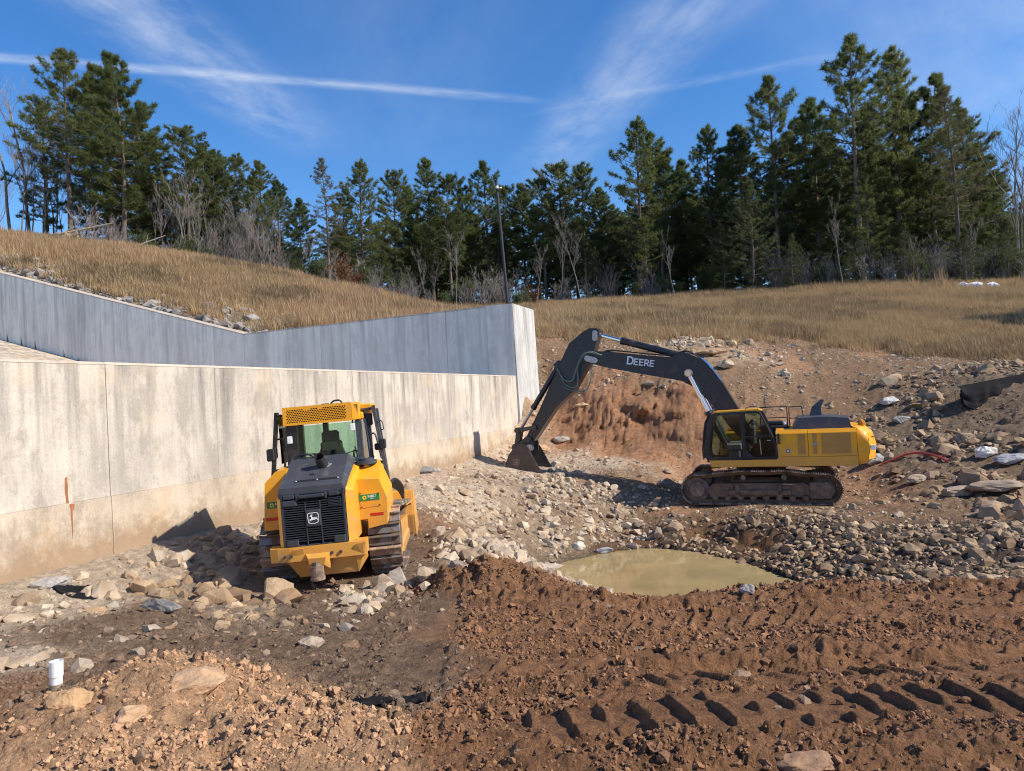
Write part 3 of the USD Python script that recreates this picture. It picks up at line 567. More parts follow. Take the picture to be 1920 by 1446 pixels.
# ------------------------------------------------------------------ concrete
def concrete(name, base, stain, streak, warm=None, contrast=1.0, roughness=.82, splash=False):
    nodes = {'ge': ('geometry', {}), 'oi': ('object_info', {}),
        'ms': ('mapping', {'scale': (2.6, 2.6, .16)}), 'n1': ('noise_texture', {'scale': 1.0, 'detail': 6.0, 'roughness': .66}), 'r1': ('map_range', {'from_min': .47, 'from_max': .70, 'to_max': .85 * contrast, 'clamp': True}),
        'mh': ('mapping', {'scale': (7.0, 7.0, .3)}), 'n5': ('noise_texture', {'scale': 1.0, 'detail': 4.0}), 'r5': ('map_range', {'from_min': .3, 'from_max': .7, 'to_min': .92, 'to_max': 1.07}),
        'n2': ('noise_texture', {'scale': .55, 'detail': 7.0, 'roughness': .66}), 'r2': ('map_range', {'from_min': .43, 'from_max': .64, 'to_max': .8 * contrast, 'clamp': True}),
        'n3': ('noise_texture', {'scale': 24.0, 'detail': 6.0, 'roughness': .7}), 'r3': ('map_range', {'from_min': .3, 'from_max': .7, 'to_min': .87, 'to_max': 1.13}),
        'm9': ('mapping', {'scale': (1.9, 1.9, .95)}), 'n4': ('noise_texture', {'scale': 1.0, 'detail': 9.0, 'roughness': .72}), 'sz': ('separate_xyz', {}), 'tz': ('map_range', {'from_min': -.9, 'from_max': .95, 'to_min': .35, 'to_max': 1.25}), 'rt': ('math', {'math_type': 'multiply', 'use_clamp': True}), 'r4': ('map_range', {'from_min': .50, 'from_max': .60, 'to_max': .72 * contrast, 'clamp': True}),
        'c1': ('mix_color', {'a': base, 'b': stain}), 'c2': ('mix_color', {'b': streak}), 'c3': ('mix_color', {'b': tuple(.62 * np.array(base))}),
        'c4': ('mix_color', {'blend_type': 'multiply', 'fac': 1.0, 'use_clamp': False}), 'c5': ('mix_color', {'blend_type': 'multiply', 'fac': 1.0, 'use_clamp': False}),
        'ro': ('map_range', {'to_min': .92, 'to_max': 1.07}), 'c6': ('mix_color', {'blend_type': 'multiply', 'fac': 1.0, 'use_clamp': False}),
        'bu': ('bump', {'strength': .6, 'distance': .012}), 'p': ('principled_bsdf', {'roughness': roughness, 'specular_ior_level': .25})}
    links = [('ge.position', 'ms.vector'), ('ms.vector', 'n1.vector'), ('n1.fac', 'r1.value'), ('ge.position', 'mh.vector'), ('mh.vector', 'n5.vector'), ('n5.fac', 'r5.value'), ('ge.position', 'n2.vector'), ('n2.fac', 'r2.value'), ('ge.position', 'n3.vector'), ('n3.fac', 'r3.value'),
             ('ge.position', 'm9.vector'), ('m9.vector', 'n4.vector'), ('ge.position', 'sz.vector'), ('sz.z', 'tz.value'), ('r1.result', 'rt.value1'), ('tz.result', 'rt.value2'), ('n4.fac', 'r4.value'), ('r2.result', 'c1.fac'), ('c1.result', 'c2.a'), ('rt.value', 'c2.fac'), ('c2.result', 'c3.a'), ('r4.result', 'c3.fac'),
             ('c3.result', 'c4.a'), ('r3.result', 'c4.b'), ('c4.result', 'c5.a'), ('r5.result', 'c5.b'), ('oi.random', 'ro.value'), ('c5.result', 'c6.a'), ('ro.result', 'c6.b'), ('n3.fac', 'bu.height'), ('bu.normal', 'p.normal')]
    out = 'c6.result'
    if warm is not None:
        nodes.update({'n7': ('noise_texture', {'scale': .8, 'detail': 6.0, 'roughness': .6}), 'r7': ('map_range', {'from_min': .55, 'from_max': .75, 'to_max': .7, 'clamp': True}), 'c7': ('mix_color', {'b': warm})})
        links += [('ge.position', 'n7.vector'), ('n7.fac', 'r7.value'), (out, 'c7.a'), ('r7.result', 'c7.fac')]
        out = 'c7.result'
    if splash:                                     # soil splashed up the foot of the wall
        nodes.update({'n8': ('noise_texture', {'scale': 3.5, 'detail': 7.0, 'roughness': .7}), 'a8': ('math', {'math_type': 'multiply_add', 'value2': 1.3}), 'r8': ('map_range', {'from_min': -1.75, 'from_max': -2.15, 'to_max': .8, 'clamp': True}), 'a9': ('math', {'math_type': 'subtract', 'value2': .75}), 'c8': ('mix_color', {'b': (.27, .18, .105)})})
        links += [('ge.position', 'n8.vector'), ('n8.fac', 'a8.value1'), ('sz.z', 'a8.value3'), ('a8.value', 'a9.value1'), ('a9.value', 'r8.value'), (out, 'c8.a'), ('r8.result', 'c8.fac')]
        out = 'c8.result'
    links.append((out, 'p.base_color'))
    return usdkit.material(stage, '/World/Looks/' + name, nodes, links, surface='p.BSDF')
conc_toe = concrete('weathered_concrete', (.55, .485, .40), (.40, .355, .30), (.18, .165, .15), warm=(.55, .43, .30), contrast=1.2)
conc_base = concrete('stained_footing_concrete', (.55, .455, .345), (.41, .335, .245), (.29, .245, .19), warm=(.55, .36, .18), contrast=1.1, splash=True)
conc_grey = concrete('grey_concrete', (.66, .60, .505), (.57, .52, .44), (.45, .41, .35), contrast=.5)
conc_end = concrete('pale_concrete', (.50, .49, .46), (.42, .41, .385), (.30, .29, .27), contrast=.8)
conc_cap = concrete('chamfered_cap', (.52, .43, .33), (.42, .36, .29), (.34, .3, .25), contrast=.6)

def wbox(s0, s1, n0, n1, zl0, zh0, zl1, zh1, c=0.0):
    """Block on the toe wall's axes; the lower and upper levels may differ at its two ends."""
    v = []
    for s, zl, zh in ((s0, zl0, zh0), (s1, zl1, zh1)):
        for n in (n0, n1):
            x, y = wall_xy(s, n)
            v += [(x, y, zl), (x, y, zh)]
    return hull(v)
TOE_TOP = .95
toe = thing('concrete_wall', 'long low stained beige concrete wall beside the crawler loader, streaked and lit by the sun', 'concrete wall')
obj('core', wbox(-30, 5.19, -1.0, -.014, -4, TOE_TOP - .03, -4, TOE_TOP - .03), conc_toe, toe)
joints = np.array([-29.5, -22.2, -14.85, -7.5, -.2, 5.19])
for j in range(len(joints) - 1):
    a, b = joints[j] + .004, joints[j+1] - .004
    k = max(2, int(round((b - a) / 2.44)))
    e = np.linspace(a, b, k + 1)
    for i in range(k):
        obj('wall_panel', wbox(e[i] + .0025, e[i+1] - .0025, -.03, 0.0, -1.27, TOE_TOP - .05, -1.27, TOE_TOP - .05), conc_toe, toe)
    obj('lower_course', wbox(a, b, -.03, .022, -4, -1.273, -4, -1.273), conc_base, toe)
    x0 = []
    for s in (a, b):
        for n, z in ((-1.0, TOE_TOP), (-.035, TOE_TOP), (.006, TOE_TOP - .045), (-1.0, TOE_TOP - .045)):
            p = wall_xy(s, n); x0.append((p[0], p[1], z))
    obj('coping', hull(x0), conc_cap, toe)
# rust streak below a cut tie on the wall
rs = np.array([wall_xy(s, .037) for s in (-15.62, -15.60, -15.56, -15.55, -15.54, -15.58)])
def rust(s, z, pts, n):
    poly = Polygon(pts); m = extrude(poly, .002); v = m.vertices
    xy = WB + D1 * (s + v[:, :1]) + N1 * (n + v[:, 2:3])
    return trimesh.Trimesh(np.column_stack([xy, z + v[:, 1]]), m.faces, process=False)
rust_mat = M('rust_stain', (.30, .115, .045), .9, var=.25, vscale=9)
obj('rust_stain', rust(-15.62, -1.28, [(-.022, .40), (.018, .42), (.026, .25), (.020, .14), (.03, .01), (-.012, .01), (-.028, .2)], .0008), rust_mat, toe)
obj('rust_stain', rust(-15.57, -1.29, [(-.03, 0.0), (.06, 0.0), (.045, -.09), (.018, -.12), (.016, -.42), (.006, -.55), (-.006, -.36), (-.012, -.12)], 0.0228), rust_mat, toe)

side = thing('spillway_wall', 'tall grey concrete spillway side wall in shade with its top dipping in the middle', 'concrete wall')
def ubox(u0, u1, s0, s1, lo, hi):
    v = []
    for u in (u0, u1):
        for s in (s0, s1):
            x, y = wall_xy(s, -u)
            v += [(x, y, lo(u)), (x, y, hi(u))]
    return hull(v)
low = lambda u: floor_z(u) - .6
end_top = 4.08
px = []
for n in (0.0, -1.25):
    for s in (5.2, 8.1):
        for z, g in ((-4.0, .16), (end_top, 0.0)):
            p = wall_xy(s + (0), n + g if n == 0 else n); px.append((p[0], p[1], z))
obj('end_block', hull(px), conc_end, side, label='pale sunlit end face of the grey wall')
obj('wall_panel', ubox(.02, 1.238, 5.188, 5.2, low, lambda u: 4.06), conc_grey, side)
uj = [1.25, 3.2, 9.85, 14.4, 16.3, 23.1, 30.0, 36.8, 44.0, 52.0]
for a, b in zip(uj[:-1], uj[1:]):
    obj('core', ubox(a, b, 5.235, 6.2, low, lambda u: side_top(u) - .02), conc_grey, side)
    k = max(1, int(round((b - a) / 1.65)))
    e = np.linspace(a + .005, b - .005, k + 1)
    for i in range(k):
        off = rng.uniform(0, .002)
        obj('wall_panel', ubox(e[i] + .0015, e[i+1] - .0015, 5.2 + off, 5.235, low, lambda u: side_top(u) - .06), conc_grey, side)
    obj('coping', ubox(a + .006, b - .006, 5.195, 6.25, lambda u: side_top(u) - .055, lambda u: side_top(u)), conc_cap, side)

fl = []
for u in (13.2, 60.0):
    for s in (-34, 5.2):
        x, y = wall_xy(s, -u); fl += [(x, y, floor_z(u)), (x, y, floor_z(u) - .5)]
obj('spillway_floor', hull(fl), conc_base, kind='structure', label='sloping beige concrete floor of the spillway chute')
fl = []
for u in (1.0, 13.2):
    for s in (-34, 5.2):
        x, y = wall_xy(s, -u); fl += [(x, y, floor_z(u)), (x, y, floor_z(u) - .5)]
obj('spillway_floor', hull(fl), conc_base, kind='structure', label='level concrete floor of the stilling basin')

# ------------------------------------------------------------------ crawler tracks (shared by both machines)
def loop_of(pts, n=400):
    p = np.asarray(pts, float)
    q = np.vstack([p, p[:1]]); s = np.r_[0, np.cumsum(np.linalg.norm(np.diff(q, axis=0), axis=1))]
    t = np.linspace(0, s[-1], n, endpoint=False)
    return np.stack([np.interp(t, s, q[:, 0]), np.interp(t, s, q[:, 1])], 1), s[-1]

def arc(cx, cz, r, a0, a1, n=14):
    t = np.radians(np.linspace(a0, a1, n)); return [(cx + r*math.cos(x), cz + r*math.sin(x)) for x in t]

def build_track(root, path, yc, width, pitch, shoe_fn, shoe_mats, mat_chain, name='track'):
    p, length = loop_of(path, 360)
    ring_o = Polygon(p)
    inner = ring_o.buffer(-.10)
    chain = prism_xz(ring_o.difference(inner), yc - .11, yc + .11)
    tr = obj('track_chain', chain, mat_chain, root)
    n = int(round(length / pitch))
    ps, _ = loop_of(path, n * 20)
    for i in range(n):
        c = ps[i*20]; d = ps[(i*20 + 3) % (n*20)] - ps[(i*20 - 3) % (n*20)]; d /= np.linalg.norm(d)
        out = np.array([d[1], -d[0]])                     # path runs counter-clockwise in (x, z)
        m = shoe_fn(length / n, width).copy()
        v = m.vertices
        m = trimesh.Trimesh(np.stack([c[0] + v[:, 0]*d[0] + v[:, 2]*out[0], yc + v[:, 1], c[1] + v[:, 0]*d[1] + v[:, 2]*out[1]], 1), m.faces[:, ::-1], process=False)
        obj('track_shoe', m, shoe_mats[i % len(shoe_mats)], tr)
    return tr

def shoe_triple(p, w):
    return cat([cbox(-p*.47, p*.47, -w/2, w/2, 0, .022, .004)] + [cbox(x - .012, x + .012, -w/2, w/2, .02, .048, .004) for x in (-p*.36, 0, p*.36)])
def shoe_single(p, w):
    return cat([cbox(-p*.47, p*.44, -w/2, w/2, 0, .028, .006), cbox(-p*.44, -p*.26, -w/2, w/2, .02, .078, .01)])

# ------------------------------------------------------------------ excavator: local x forward (towards the bucket), y its left, z up
EXC = frame([7.85, 22.98, -3.6], [-.9353, .3539, 0], [-.3539, -.9353, 0], [0, 0, 1])
ex = thing('excavator', 'large yellow and black tracked excavator with its bucket resting on the ground', 'excavator', EXC)
tp = [(-1.75, .02), (1.75, .02)] + arc(1.83, .44, .45, -75, 80) + [(1.6, .885), (1.1, .945), (.5, .985), (.3, .985), (-.2, .965), (-.6, .985), (-.8, .975), (-1.3, .90)] + arc(-1.85, .43, .44, 95, 255)
for sgn in (1, -1):
    yc = sgn * 1.30
    build_track(ex, tp, yc, .60, .19, shoe_triple, [shoe_mud, track_steel, shoe_mud], track_steel)
    fr = obj('track_frame', cat([prism_xz([(-1.5, .22), (1.45, .22), (1.5, .5), (1.3, .62), (-1.25, .62), (-1.5, .5)], yc - .2, yc + .2), cbox(-.9, .9, yc - .27, yc + .27, .26, .44, .03),
                                 cbox(.55, .70, yc + .19*sgn - .08, yc + .19*sgn + .08, .2, .6, .02), cbox(-.65, -.5, yc + .19*sgn - .08, yc + .19*sgn + .08, .2, .6, .02)]), track_steel, ex)
    obj('idler_wheel', cat([cyl([1.83, yc - .12, .44], [1.83, yc + .12, .44], .36, 28), cyl([1.83, yc - .22, .44], [1.83, yc + .22, .44], .225, 24)]), rusty, ex)
    teeth = [prism_xz([(-1.85 + .30*math.cos(a - .12), .43 + .30*math.sin(a - .12)), (-1.85 + .385*math.cos(a - .04), .43 + .385*math.sin(a - .04)), (-1.85 + .385*math.cos(a + .04), .43 + .385*math.sin(a + .04)), (-1.85 + .30*math.cos(a + .12), .43 + .30*math.sin(a + .12))], yc - .05, yc + .05) for a in np.linspace(0, 2*np.pi, 21, endpoint=False)]
    obj('drive_sprocket', cat([cyl([-1.85, yc - .07, .43], [-1.85, yc + .07, .43], .32, 28), cyl([-1.85, yc - .24, .43], [-1.85, yc + .24, .43], .24, 24)] + teeth), track_steel, ex)
    obj('motor_cover', cbox(-2.0, -1.42, yc + sgn*.25 - .04, yc + sgn*.25 + .04, .16, .66, .05), track_steel, ex)
    for x in np.linspace(-1.3, 1.3, 8):
        obj('track_roller', cat([cyl([x, yc - .2, .19], [x, yc + .2, .19], .095, 14), cyl([x, yc - .245, .19], [x, yc + .245, .19], .05, 10)]), rusty, ex)
    for x in (.45, -.72):
        obj('carrier_roller', cyl([x, yc - .24, .80], [x, yc + .24, .80], .075, 14), rusty, ex)
    for x in (.98, -.86):
        obj('step_bar', tube([(x - .2, yc + sgn*.2, .58), (x - .19, yc + sgn*.31, .60), (x + .19, yc + sgn*.31, .60), (x + .2, yc + sgn*.2, .58)], .022, 6), rusty, ex)
obj('car_body', cat([cbox(-.85, .85, -1.1, 1.1, .35, .75, .08), cyl([0, 0, .7], [0, 0, 1.13], .72, 36)]), track_steel, ex)
# upper structure
obj('main_deck', cat([cbox(-2.8, 1.36, -1.46, 1.46, 1.12, 1.20, .02), cbox(-2.75, 1.0, -.42, .42, 1.2, 1.75, .03)]), black_paint, ex)
for sgn in (1, -1):
    a, b = (1.44, 1.50) if sgn > 0 else (-1.50, -1.44)
    obj('side_skirt', prism_xz([(1.36, 1.13), (-2.765, 1.12), (-2.765, 1.40), (.02, 1.405), (-.05, 1.37), (1.42, 1.37)], a, b), yellow_clean, ex)
    o = 1.49*sgn
    doors = [(-.56, -1.44), (-1.452, -2.755)] if sgn > 0 else [(1.0, -.6), (-.612, -1.44), (-1.452, -2.755)]
    for x1, x0 in doors:
        d = obj('side_door', prism_yz([(o - .05*sgn, 1.41), (o, 1.41), (o, 2.10), (o - .055*sgn, 2.185), (o - .6*sgn, 2.20), (o - .6*sgn, 2.12), (o - .05*sgn, 2.08)][::sgn], x0, x1), yellow_clean, ex)
        if sgn > 0:
            for sx0, sx1 in (((-1.37, -1.16),) if x1 > -1 else ((-1.69, -1.57), (-2.60, -1.81))):
                obj('mesh_screen', cbox(sx0, sx1, o - .006, o + .004, 1.48, 2.09, .001), yellow_screen, d)
            if x1 < -1:
                obj('latch', cat([cbox(-1.70, -1.56, o, o + .02, 1.735, 1.80, .006), cyl([-1.665, o + .015, 1.768], [-1.665, o + .03, 1.768], .02, 10)]), pin_steel, d)
            else:
                obj('decal', cbox(-.93, -.83, o, o + .004, 1.53, 1.63, .001), decal_blue, d)
                obj('decal', cbox(-.905, -.855, o + .0042, o + .007, 1.555, 1.605, .001), sign_white, d)
# counterweight with a rounded back
cw = []
for z, x, yy in ((1.14, -3.14, 1.32), (1.28, -3.33, 1.42), (1.7, -3.37, 1.46), (2.05, -3.28, 1.44), (2.2, -3.12, 1.38), (2.25, -2.95, 1.32)):
    for y in np.linspace(-yy, yy, 9):
        cw.append((x + .28*abs(y/yy)**3.2, y, z))
    cw += [(-2.78, yy + .02, z), (-2.78, -yy - .02, z)]
cwo = obj('counterweight', hull(cw), yellow, ex, smooth=30)
obj('decal', cbox(-3.24, -3.12, 1.385, 1.45, 1.56, 1.70, .002), sign_white, cwo)
obj('reflector', cbox(-3.22, -3.14, 1.36, 1.43, 1.92, 1.95, .002), decal_red, cwo)
obj('engine_hood', cat([prism_xz([(-1.06, 2.205), (-1.22, 2.545), (-2.0, 2.555), (-2.60, 2.50), (-2.66, 2.205)], -.95, 1.22)]), charcoal, ex)
obj('rear_deck', cat([cbox(-2.74, -.56, -1.4, 1.42, 2.17, 2.205, .01)]), yellow, ex)
obj('exhaust_stack', cat([prism_xz([(-1.58, 2.55), (-1.66, 2.82), (-1.92, 2.82), (-1.92, 2.55)], -.2, .02), prism_xz([(-1.66, 2.82), (-1.93, 3.05), (-2.03, 3.03), (-1.92, 2.82)], -.22, .04)]), charcoal, ex)
obj('beacon', cat([cyl([-2.98, .75, 2.24], [-2.98, .75, 2.30], .11, 16), hull([(-2.98 + r*math.cos(t), .75 + r*math.sin(t), z) for r, z in ((.10, 2.30), (.09, 2.36), (.05, 2.40)) for t in np.linspace(0, 2*np.pi, 12)])]), amber, ex)
obj('tool_box', cbox(-.5, 1.25, -1.45, -.5, 1.2, 2.08, .05), yellow_clean, ex)
rl = []
for y in (-.55,):
    rl += [tube(bez([(-.10, y, 2.1), (-.10, y, 2.78), (-.16, y, 2.85), (-.85, y, 2.85), (-.92, y, 2.78), (-.92, y, 2.1)], 5), .02, 6), tube([(-.1, y, 2.5), (-.92, y, 2.5)], .016, 6)]
rl += [tube(bez([(-.98, .2, 2.2), (-.98, .2, 2.8), (-1.05, .2, 2.86), (-1.3, .2, 2.86), (-1.36, .2, 2.8), (-1.40, .2, 2.4)], 5), .018, 6), tube([(-.98, .2, 2.5), (-1.38, .2, 2.5)], .014, 6)]
obj('hand_rail', cat(rl), black_plastic, ex)
obj('hydraulic_valves', cat([cbox(-.95, -.1, -.4, .4, 1.75, 2.3, .04), cbox(-.8, -.3, -.3, .3, 2.3, 2.42, .03)] + [tube(bez([(-.1, y, 2.2), (.15, y, 2.45), (.35, y*.8, 2.2)], 6), .03, 6) for y in (-.25, -.1, .1, .25)]), black_plastic, ex)
obj('work_lamp', cbox(-.87, -.80, 1.05, 1.15, 2.36, 2.44, .01), lamp_white, ex)
# cab
out_pts = [(1.47, 1.335), (1.53, 1.45), (1.54, 1.66), (1.42, 2.50), (1.33, 2.72), (1.20, 2.80), (-.06, 2.83), (-.22, 2.76), (-.42, 2.3), (-.58, 1.80), (-.60, 1.40), (-.55, 1.335)]
front_hole = [(1.35, 1.42), (1.40, 1.55), (1.40, 1.72), (1.27, 2.52), (1.14, 2.72), (.45, 2.74), (.42, 1.42)]
door_hi = [(.32, 2.06), (.33, 2.74), (-.05, 2.75), (-.14, 2.69), (-.32, 2.28), (-.40, 2.06)]
door_lo = [(.32, 2.02), (-.42, 2.02), (-.51, 1.78), (-.52, 1.42), (.10, 1.42), (.31, 1.62)]
for y0, y1, nm in ((1.43, 1.50, 'cab_frame'), (.50, .56, 'cab_frame')):
    pf = Polygon(out_pts)
    for h in (front_hole, door_hi, door_lo):
        pf = pf.difference(Polygon(h))
    cf = obj(nm, prism_xz(pf, y0, y1), black_paint, ex)
    for h in (front_hole, door_hi, door_lo):
        obj('window_pane', prism_xz(h, (y0 + y1)/2 - .003, (y0 + y1)/2 + .003), glass, cf)
dr = obj('cab_door', cat([tube([(.36, 1.508, 1.38), (.375, 1.508, 2.77)], .022, 6), tube(bez([(.36, 1.508, 2.77), (-.08, 1.508, 2.79), (-.17, 1.508, 2.71), (-.36, 1.508, 2.29), (-.46, 1.508, 2.05), (-.55, 1.508, 1.8), (-.56, 1.508, 1.40)], 6), .024, 6), tube([(-.56, 1.508, 1.38), (.36, 1.508, 1.38)], .022, 6)]), black_plastic, ex)
obj('handle', cbox(-.42, -.30, 1.51, 1.53, 1.9, 1.93, .005), pin_steel, dr)
obj('hand_rail', tube([(-.12, 1.52, 1.50), (-.10, 1.53, 1.95)], .014, 6), pin_steel, ex)
obj('cab_roof', prism_xz([(1.28, 2.79), (1.18, 2.845), (-.10, 2.875), (-.2, 2.82), (-.06, 2.80)], .52, 1.48), yellow_clean, ex)
obj('cab_floor', cbox(-.55, 1.48, .52, 1.48, 1.28, 1.36, .01), black_plastic, ex)
obj('cab_rear_panel', hull([(-.60, .55, 1.36), (-.60, 1.44, 1.36), (-.58, .55, 1.36), (-.58, 1.44, 1.36), (-.58, .55, 1.95), (-.58, 1.44, 1.95), (-.54, .55, 1.95), (-.54, 1.44, 1.95)]), black_plastic, ex)
obj('windscreen', hull([(1.50, .56, 1.62), (1.50, 1.43, 1.62), (1.505, .56, 1.62), (1.505, 1.43, 1.62), (1.36, .56, 2.66), (1.36, 1.43, 2.66), (1.365, .56, 2.66), (1.365, 1.43, 2.66)]), glass, ex)
gd = [tube([(1.60, y, 1.36), (1.615, y, 1.7), (1.50, y, 2.5), (1.36, y, 2.78)], .014, 5) for y in np.linspace(.6, 1.4, 4)] + [tube([(1.36 + (2.78-z)*.2, .6, z), (1.36 + (2.78-z)*.2, 1.4, z)], .012, 5) for z in (1.5, 1.9, 2.3)]
obj('front_guard', cat(gd), black_plastic, ex)
obj('seat', cat([cbox(.15, .66, .72, 1.22, 1.62, 1.80, .05), cbox(.02, .2, .74, 1.20, 1.76, 2.35, .05), cbox(.04, .16, .84, 1.10, 2.36, 2.56, .04), cbox(.2, .6, .78, 1.16, 1.36, 1.62, .03)]), seat_fabric, ex)
obj('control_console', cat([cbox(.42, .92, 1.18, 1.38, 1.62, 1.84, .05), cbox(.40, .86, .58, .72, 1.55, 1.86, .05), cbox(.5, .82, 1.2, 1.36, 1.40, 1.60, .02)]), grey_vinyl, ex)
obj('joystick', cat([tube([(.80, 1.27, 1.82), (.84, 1.27, 2.0)], .02, 6), tube([(.80, .65, 1.84), (.84, .65, 2.02)], .02, 6)]), black_plastic, ex)
obj('pedal_levers', cat([tube([(1.15, y, 1.36), (1.10, y, 1.85)], .014, 6) for y in (.9, 1.05)]), black_plastic, ex)
obj('hand_rail', tube(bez([(.28, 1.2, 2.86), (.22, 1.2, 2.93), (-.02, 1.2, 2.95), (-.08, 1.2, 2.87)], 4), .014, 6), black_plastic, ex)
mr = obj('mirror', cat([tube([(-.55, 1.50, 2.05), (-.62, 1.56, 2.08)], .014, 6), cbox(-.68, -.60, 1.50, 1.60, 1.80, 2.12, .03)]), black_plastic, ex)
# boom
bm_poly = [(5.56, 4.88), (5.42, 4.99), (5.10, 5.06), (4.6, 5.00), (3.3, 4.78), (2.56, 4.68), (2.30, 4.85), (2.10, 4.80), (1.86, 4.68), (1.60, 4.52), (1.28, 4.20), (.97, 3.72), (.45, 2.72), (.05, 1.98), (.10, 1.75), (.35, 1.72), (.80, 2.25), (1.22, 2.90), (1.62, 3.36), (1.85, 3.62), (2.25, 3.86), (2.9, 4.02), (3.6, 4.18), (4.72, 4.46), (5.30, 4.64), (5.52, 4.72)]
boom = obj('boom', prism_xz(bm_poly, -.33, .33), black_paint, ex)
obj('boom_edge', cat([prism_xz(Polygon(bm_poly).difference(Polygon(bm_poly).buffer(-.03)), y0, y0 + .012) for y0 in (.33, -.342)]), black_paint, boom)
def letters(s, x, z, h):
    return text(s, h, [x, .333, z], [-math.cos(.165), 0, -math.sin(.165)], [-math.sin(.165)*1.0, 0, math.cos(.165)], .006)
obj('lettering', cat([letters('D', 4.10, 4.55, .27), letters('EERE', 3.855, 4.51, .215)]), letter_silver, boom)
def pin(x, z, y, r=.11, oval=None):
    m = cyl([x, -y, z], [x, y, z], r, 20)
    return m
obj('pivot_pin', cat([cyl([5.36, -.42, 4.80], [5.36, .42, 4.80], .10, 18), prism_xz(Polygon([(5.46, 4.84), (5.05, 4.72)]).buffer(.1) if False else shapely.LineString([(5.42, 4.83), (5.16, 4.74)]).buffer(.10), .36, .41)]), pin_steel, boom)
obj('pivot_pin', cyl([2.03, -.50, 4.11], [2.03, .50, 4.11], .13, 20), pin_steel, boom)
obj('pivot_pin', prism_xz(shapely.LineString([(2.28, 4.70), (2.06, 4.66)]).buffer(.085), .25, .30), pin_steel, boom)
# cylinders
def ram(name, p0, p1, split, rb, rr, ys, barrel_mat=black_paint, rod_mat=chrome):
    p0, p1 = np.array(p0, float), np.array(p1, float)
    for y in ys:
        a, b = np.array([p0[0], y, p0[1]]), np.array([p1[0], y, p1[1]]); m = a + (b - a)*split
        u = (b - a)/np.linalg.norm(b - a)
        bo = obj(name, cat([cyl(a, m, rb, 18), cyl(m - u*.10, m + u*.03, rb*1.16, 18), cyl(a - [0, rb, 0], a + [0, rb, 0], rb*1.05, 16)]), barrel_mat, ex)
        obj('rod', cat([cyl(m, b, rr, 14), cyl(b - [0, rb*.9, 0], b + [0, rb*.9, 0], rb*.95, 16)]), rod_mat, bo)
ram('lift_cylinder', (.98, 1.70), (2.03, 4.11), .46, .105, .062, (.44, -.44))
ram('arm_cylinder', (2.24, 4.70), (5.12, 5.66), .70, .115, .065, (0.0,))
ram('bucket_cylinder', (6.55, 4.70), (8.16, 2.42), .66, .095, .055, (0.0,), rod_mat=pin_steel)
# stick
st_poly = [(4.96, 5.72), (5.06, 5.86), (5.32, 5.88), (5.55, 5.78), (6.08, 5.42), (6.30, 5.02), (6.46, 4.74), (7.30, 3.14), (7.88, 2.12), (7.86, 2.0), (7.74, 1.93), (7.62, 1.98), (6.80, 3.02), (6.0, 3.76), (5.66, 4.34), (5.42, 4.60), (5.28, 4.72), (5.24, 4.92), (5.12, 5.30)]
st_poly = [(4.96, 5.72), (5.06, 5.86), (5.32, 5.88), (5.55, 5.78), (6.08, 5.40), (6.44, 4.76), (7.30, 3.14), (7.88, 2.12), (7.84, 1.98), (7.70, 1.93), (7.58, 2.02), (6.70, 3.16), (5.98, 3.76), (5.62, 4.32), (5.36, 4.66), (5.24, 4.92), (5.12, 5.30)]
stick = obj('stick', prism_xz(st_poly, -.24, .24), black_paint, ex)
obj('stick_edge', cat([prism_xz(Polygon(st_poly).difference(Polygon(st_poly).buffer(-.03)), y0, y0 + .012) for y0 in (.24, -.252)]), black_paint, stick)
obj('pivot_pin', prism_xz(shapely.LineString([(5.13, 5.70), (5.14, 5.50)]).buffer(.085), .25, .30), pin_steel, stick)
obj('cylinder_ear', prism_xz([(6.30, 4.6), (6.55, 4.85), (6.72, 4.72), (6.62, 4.35), (6.45, 4.3)], -.14, .14), black_paint, stick)
obj('bucket_link', cat([prism_xz(shapely.LineString([(7.52, 2.50), (8.18, 2.42)]).buffer(.07), y, y + .05) for y in (.25, -.30)] + [cyl([7.52, -.34, 2.50], [7.52, .34, 2.50], .095, 16)]), bucket_steel, ex)
obj('bucket_link', cat([prism_xz(shapely.LineString([(8.18, 2.42), (8.28, 1.82)]).buffer(.085), -.16, .16), cyl([8.18, -.33, 2.42], [8.18, .33, 2.42], .10, 16), cyl([8.28, -.30, 1.82], [8.28, .30, 1.82], .10, 16)]), bucket_steel, ex)
# hoses down the stick and along the boom
hs = [tube(bez([(4.9, .36, 4.9), (5.35, .40, 5.05), (5.75, .38, 4.6), (5.80, .34, 4.05), (5.95, .30, 3.85), (6.3, .27, 4.0), (6.5, .26, 4.5)], 8), .026, 6),
      tube(bez([(4.9, .34, 4.92), (5.5, .44, 5.0), (5.85, .42, 4.4), (6.0, .36, 4.1), (6.3, .33, 4.15), (6.55, .28, 4.55)], 8), .026, 6),
      tube(bez([(5.25, .36, 4.75), (5.32, .42, 4.1), (5.55, .38, 3.72), (6.0, .28, 3.75), (6.4, .26, 3.9)], 8), .02, 6)]
obj('hydraulic_hose', cat(hs), teal_hose, ex)
lines = []
for y in (-.2, -.08, .08, .2):
    lines += [tube(bez([(.55, y, 2.75), (1.06, y, 3.80), (1.38, y, 4.30), (1.75, y, 4.66), (2.1, y, 4.86), (2.6, y, 4.76), (3.4, y, 4.86), (4.6, y, 5.06), (4.95, y*1.6, 4.98)], 5), .022, 6)]
obj('hydraulic_line', cat(lines), rubber, ex)
obj('steel_pipe', cat([tube([(.78, y, 3.30), (1.08, y, 3.86), (1.40, y, 4.36), (1.62, y, 4.58)], .026, 8) for y in (.27, -.27)]), chrome, ex)
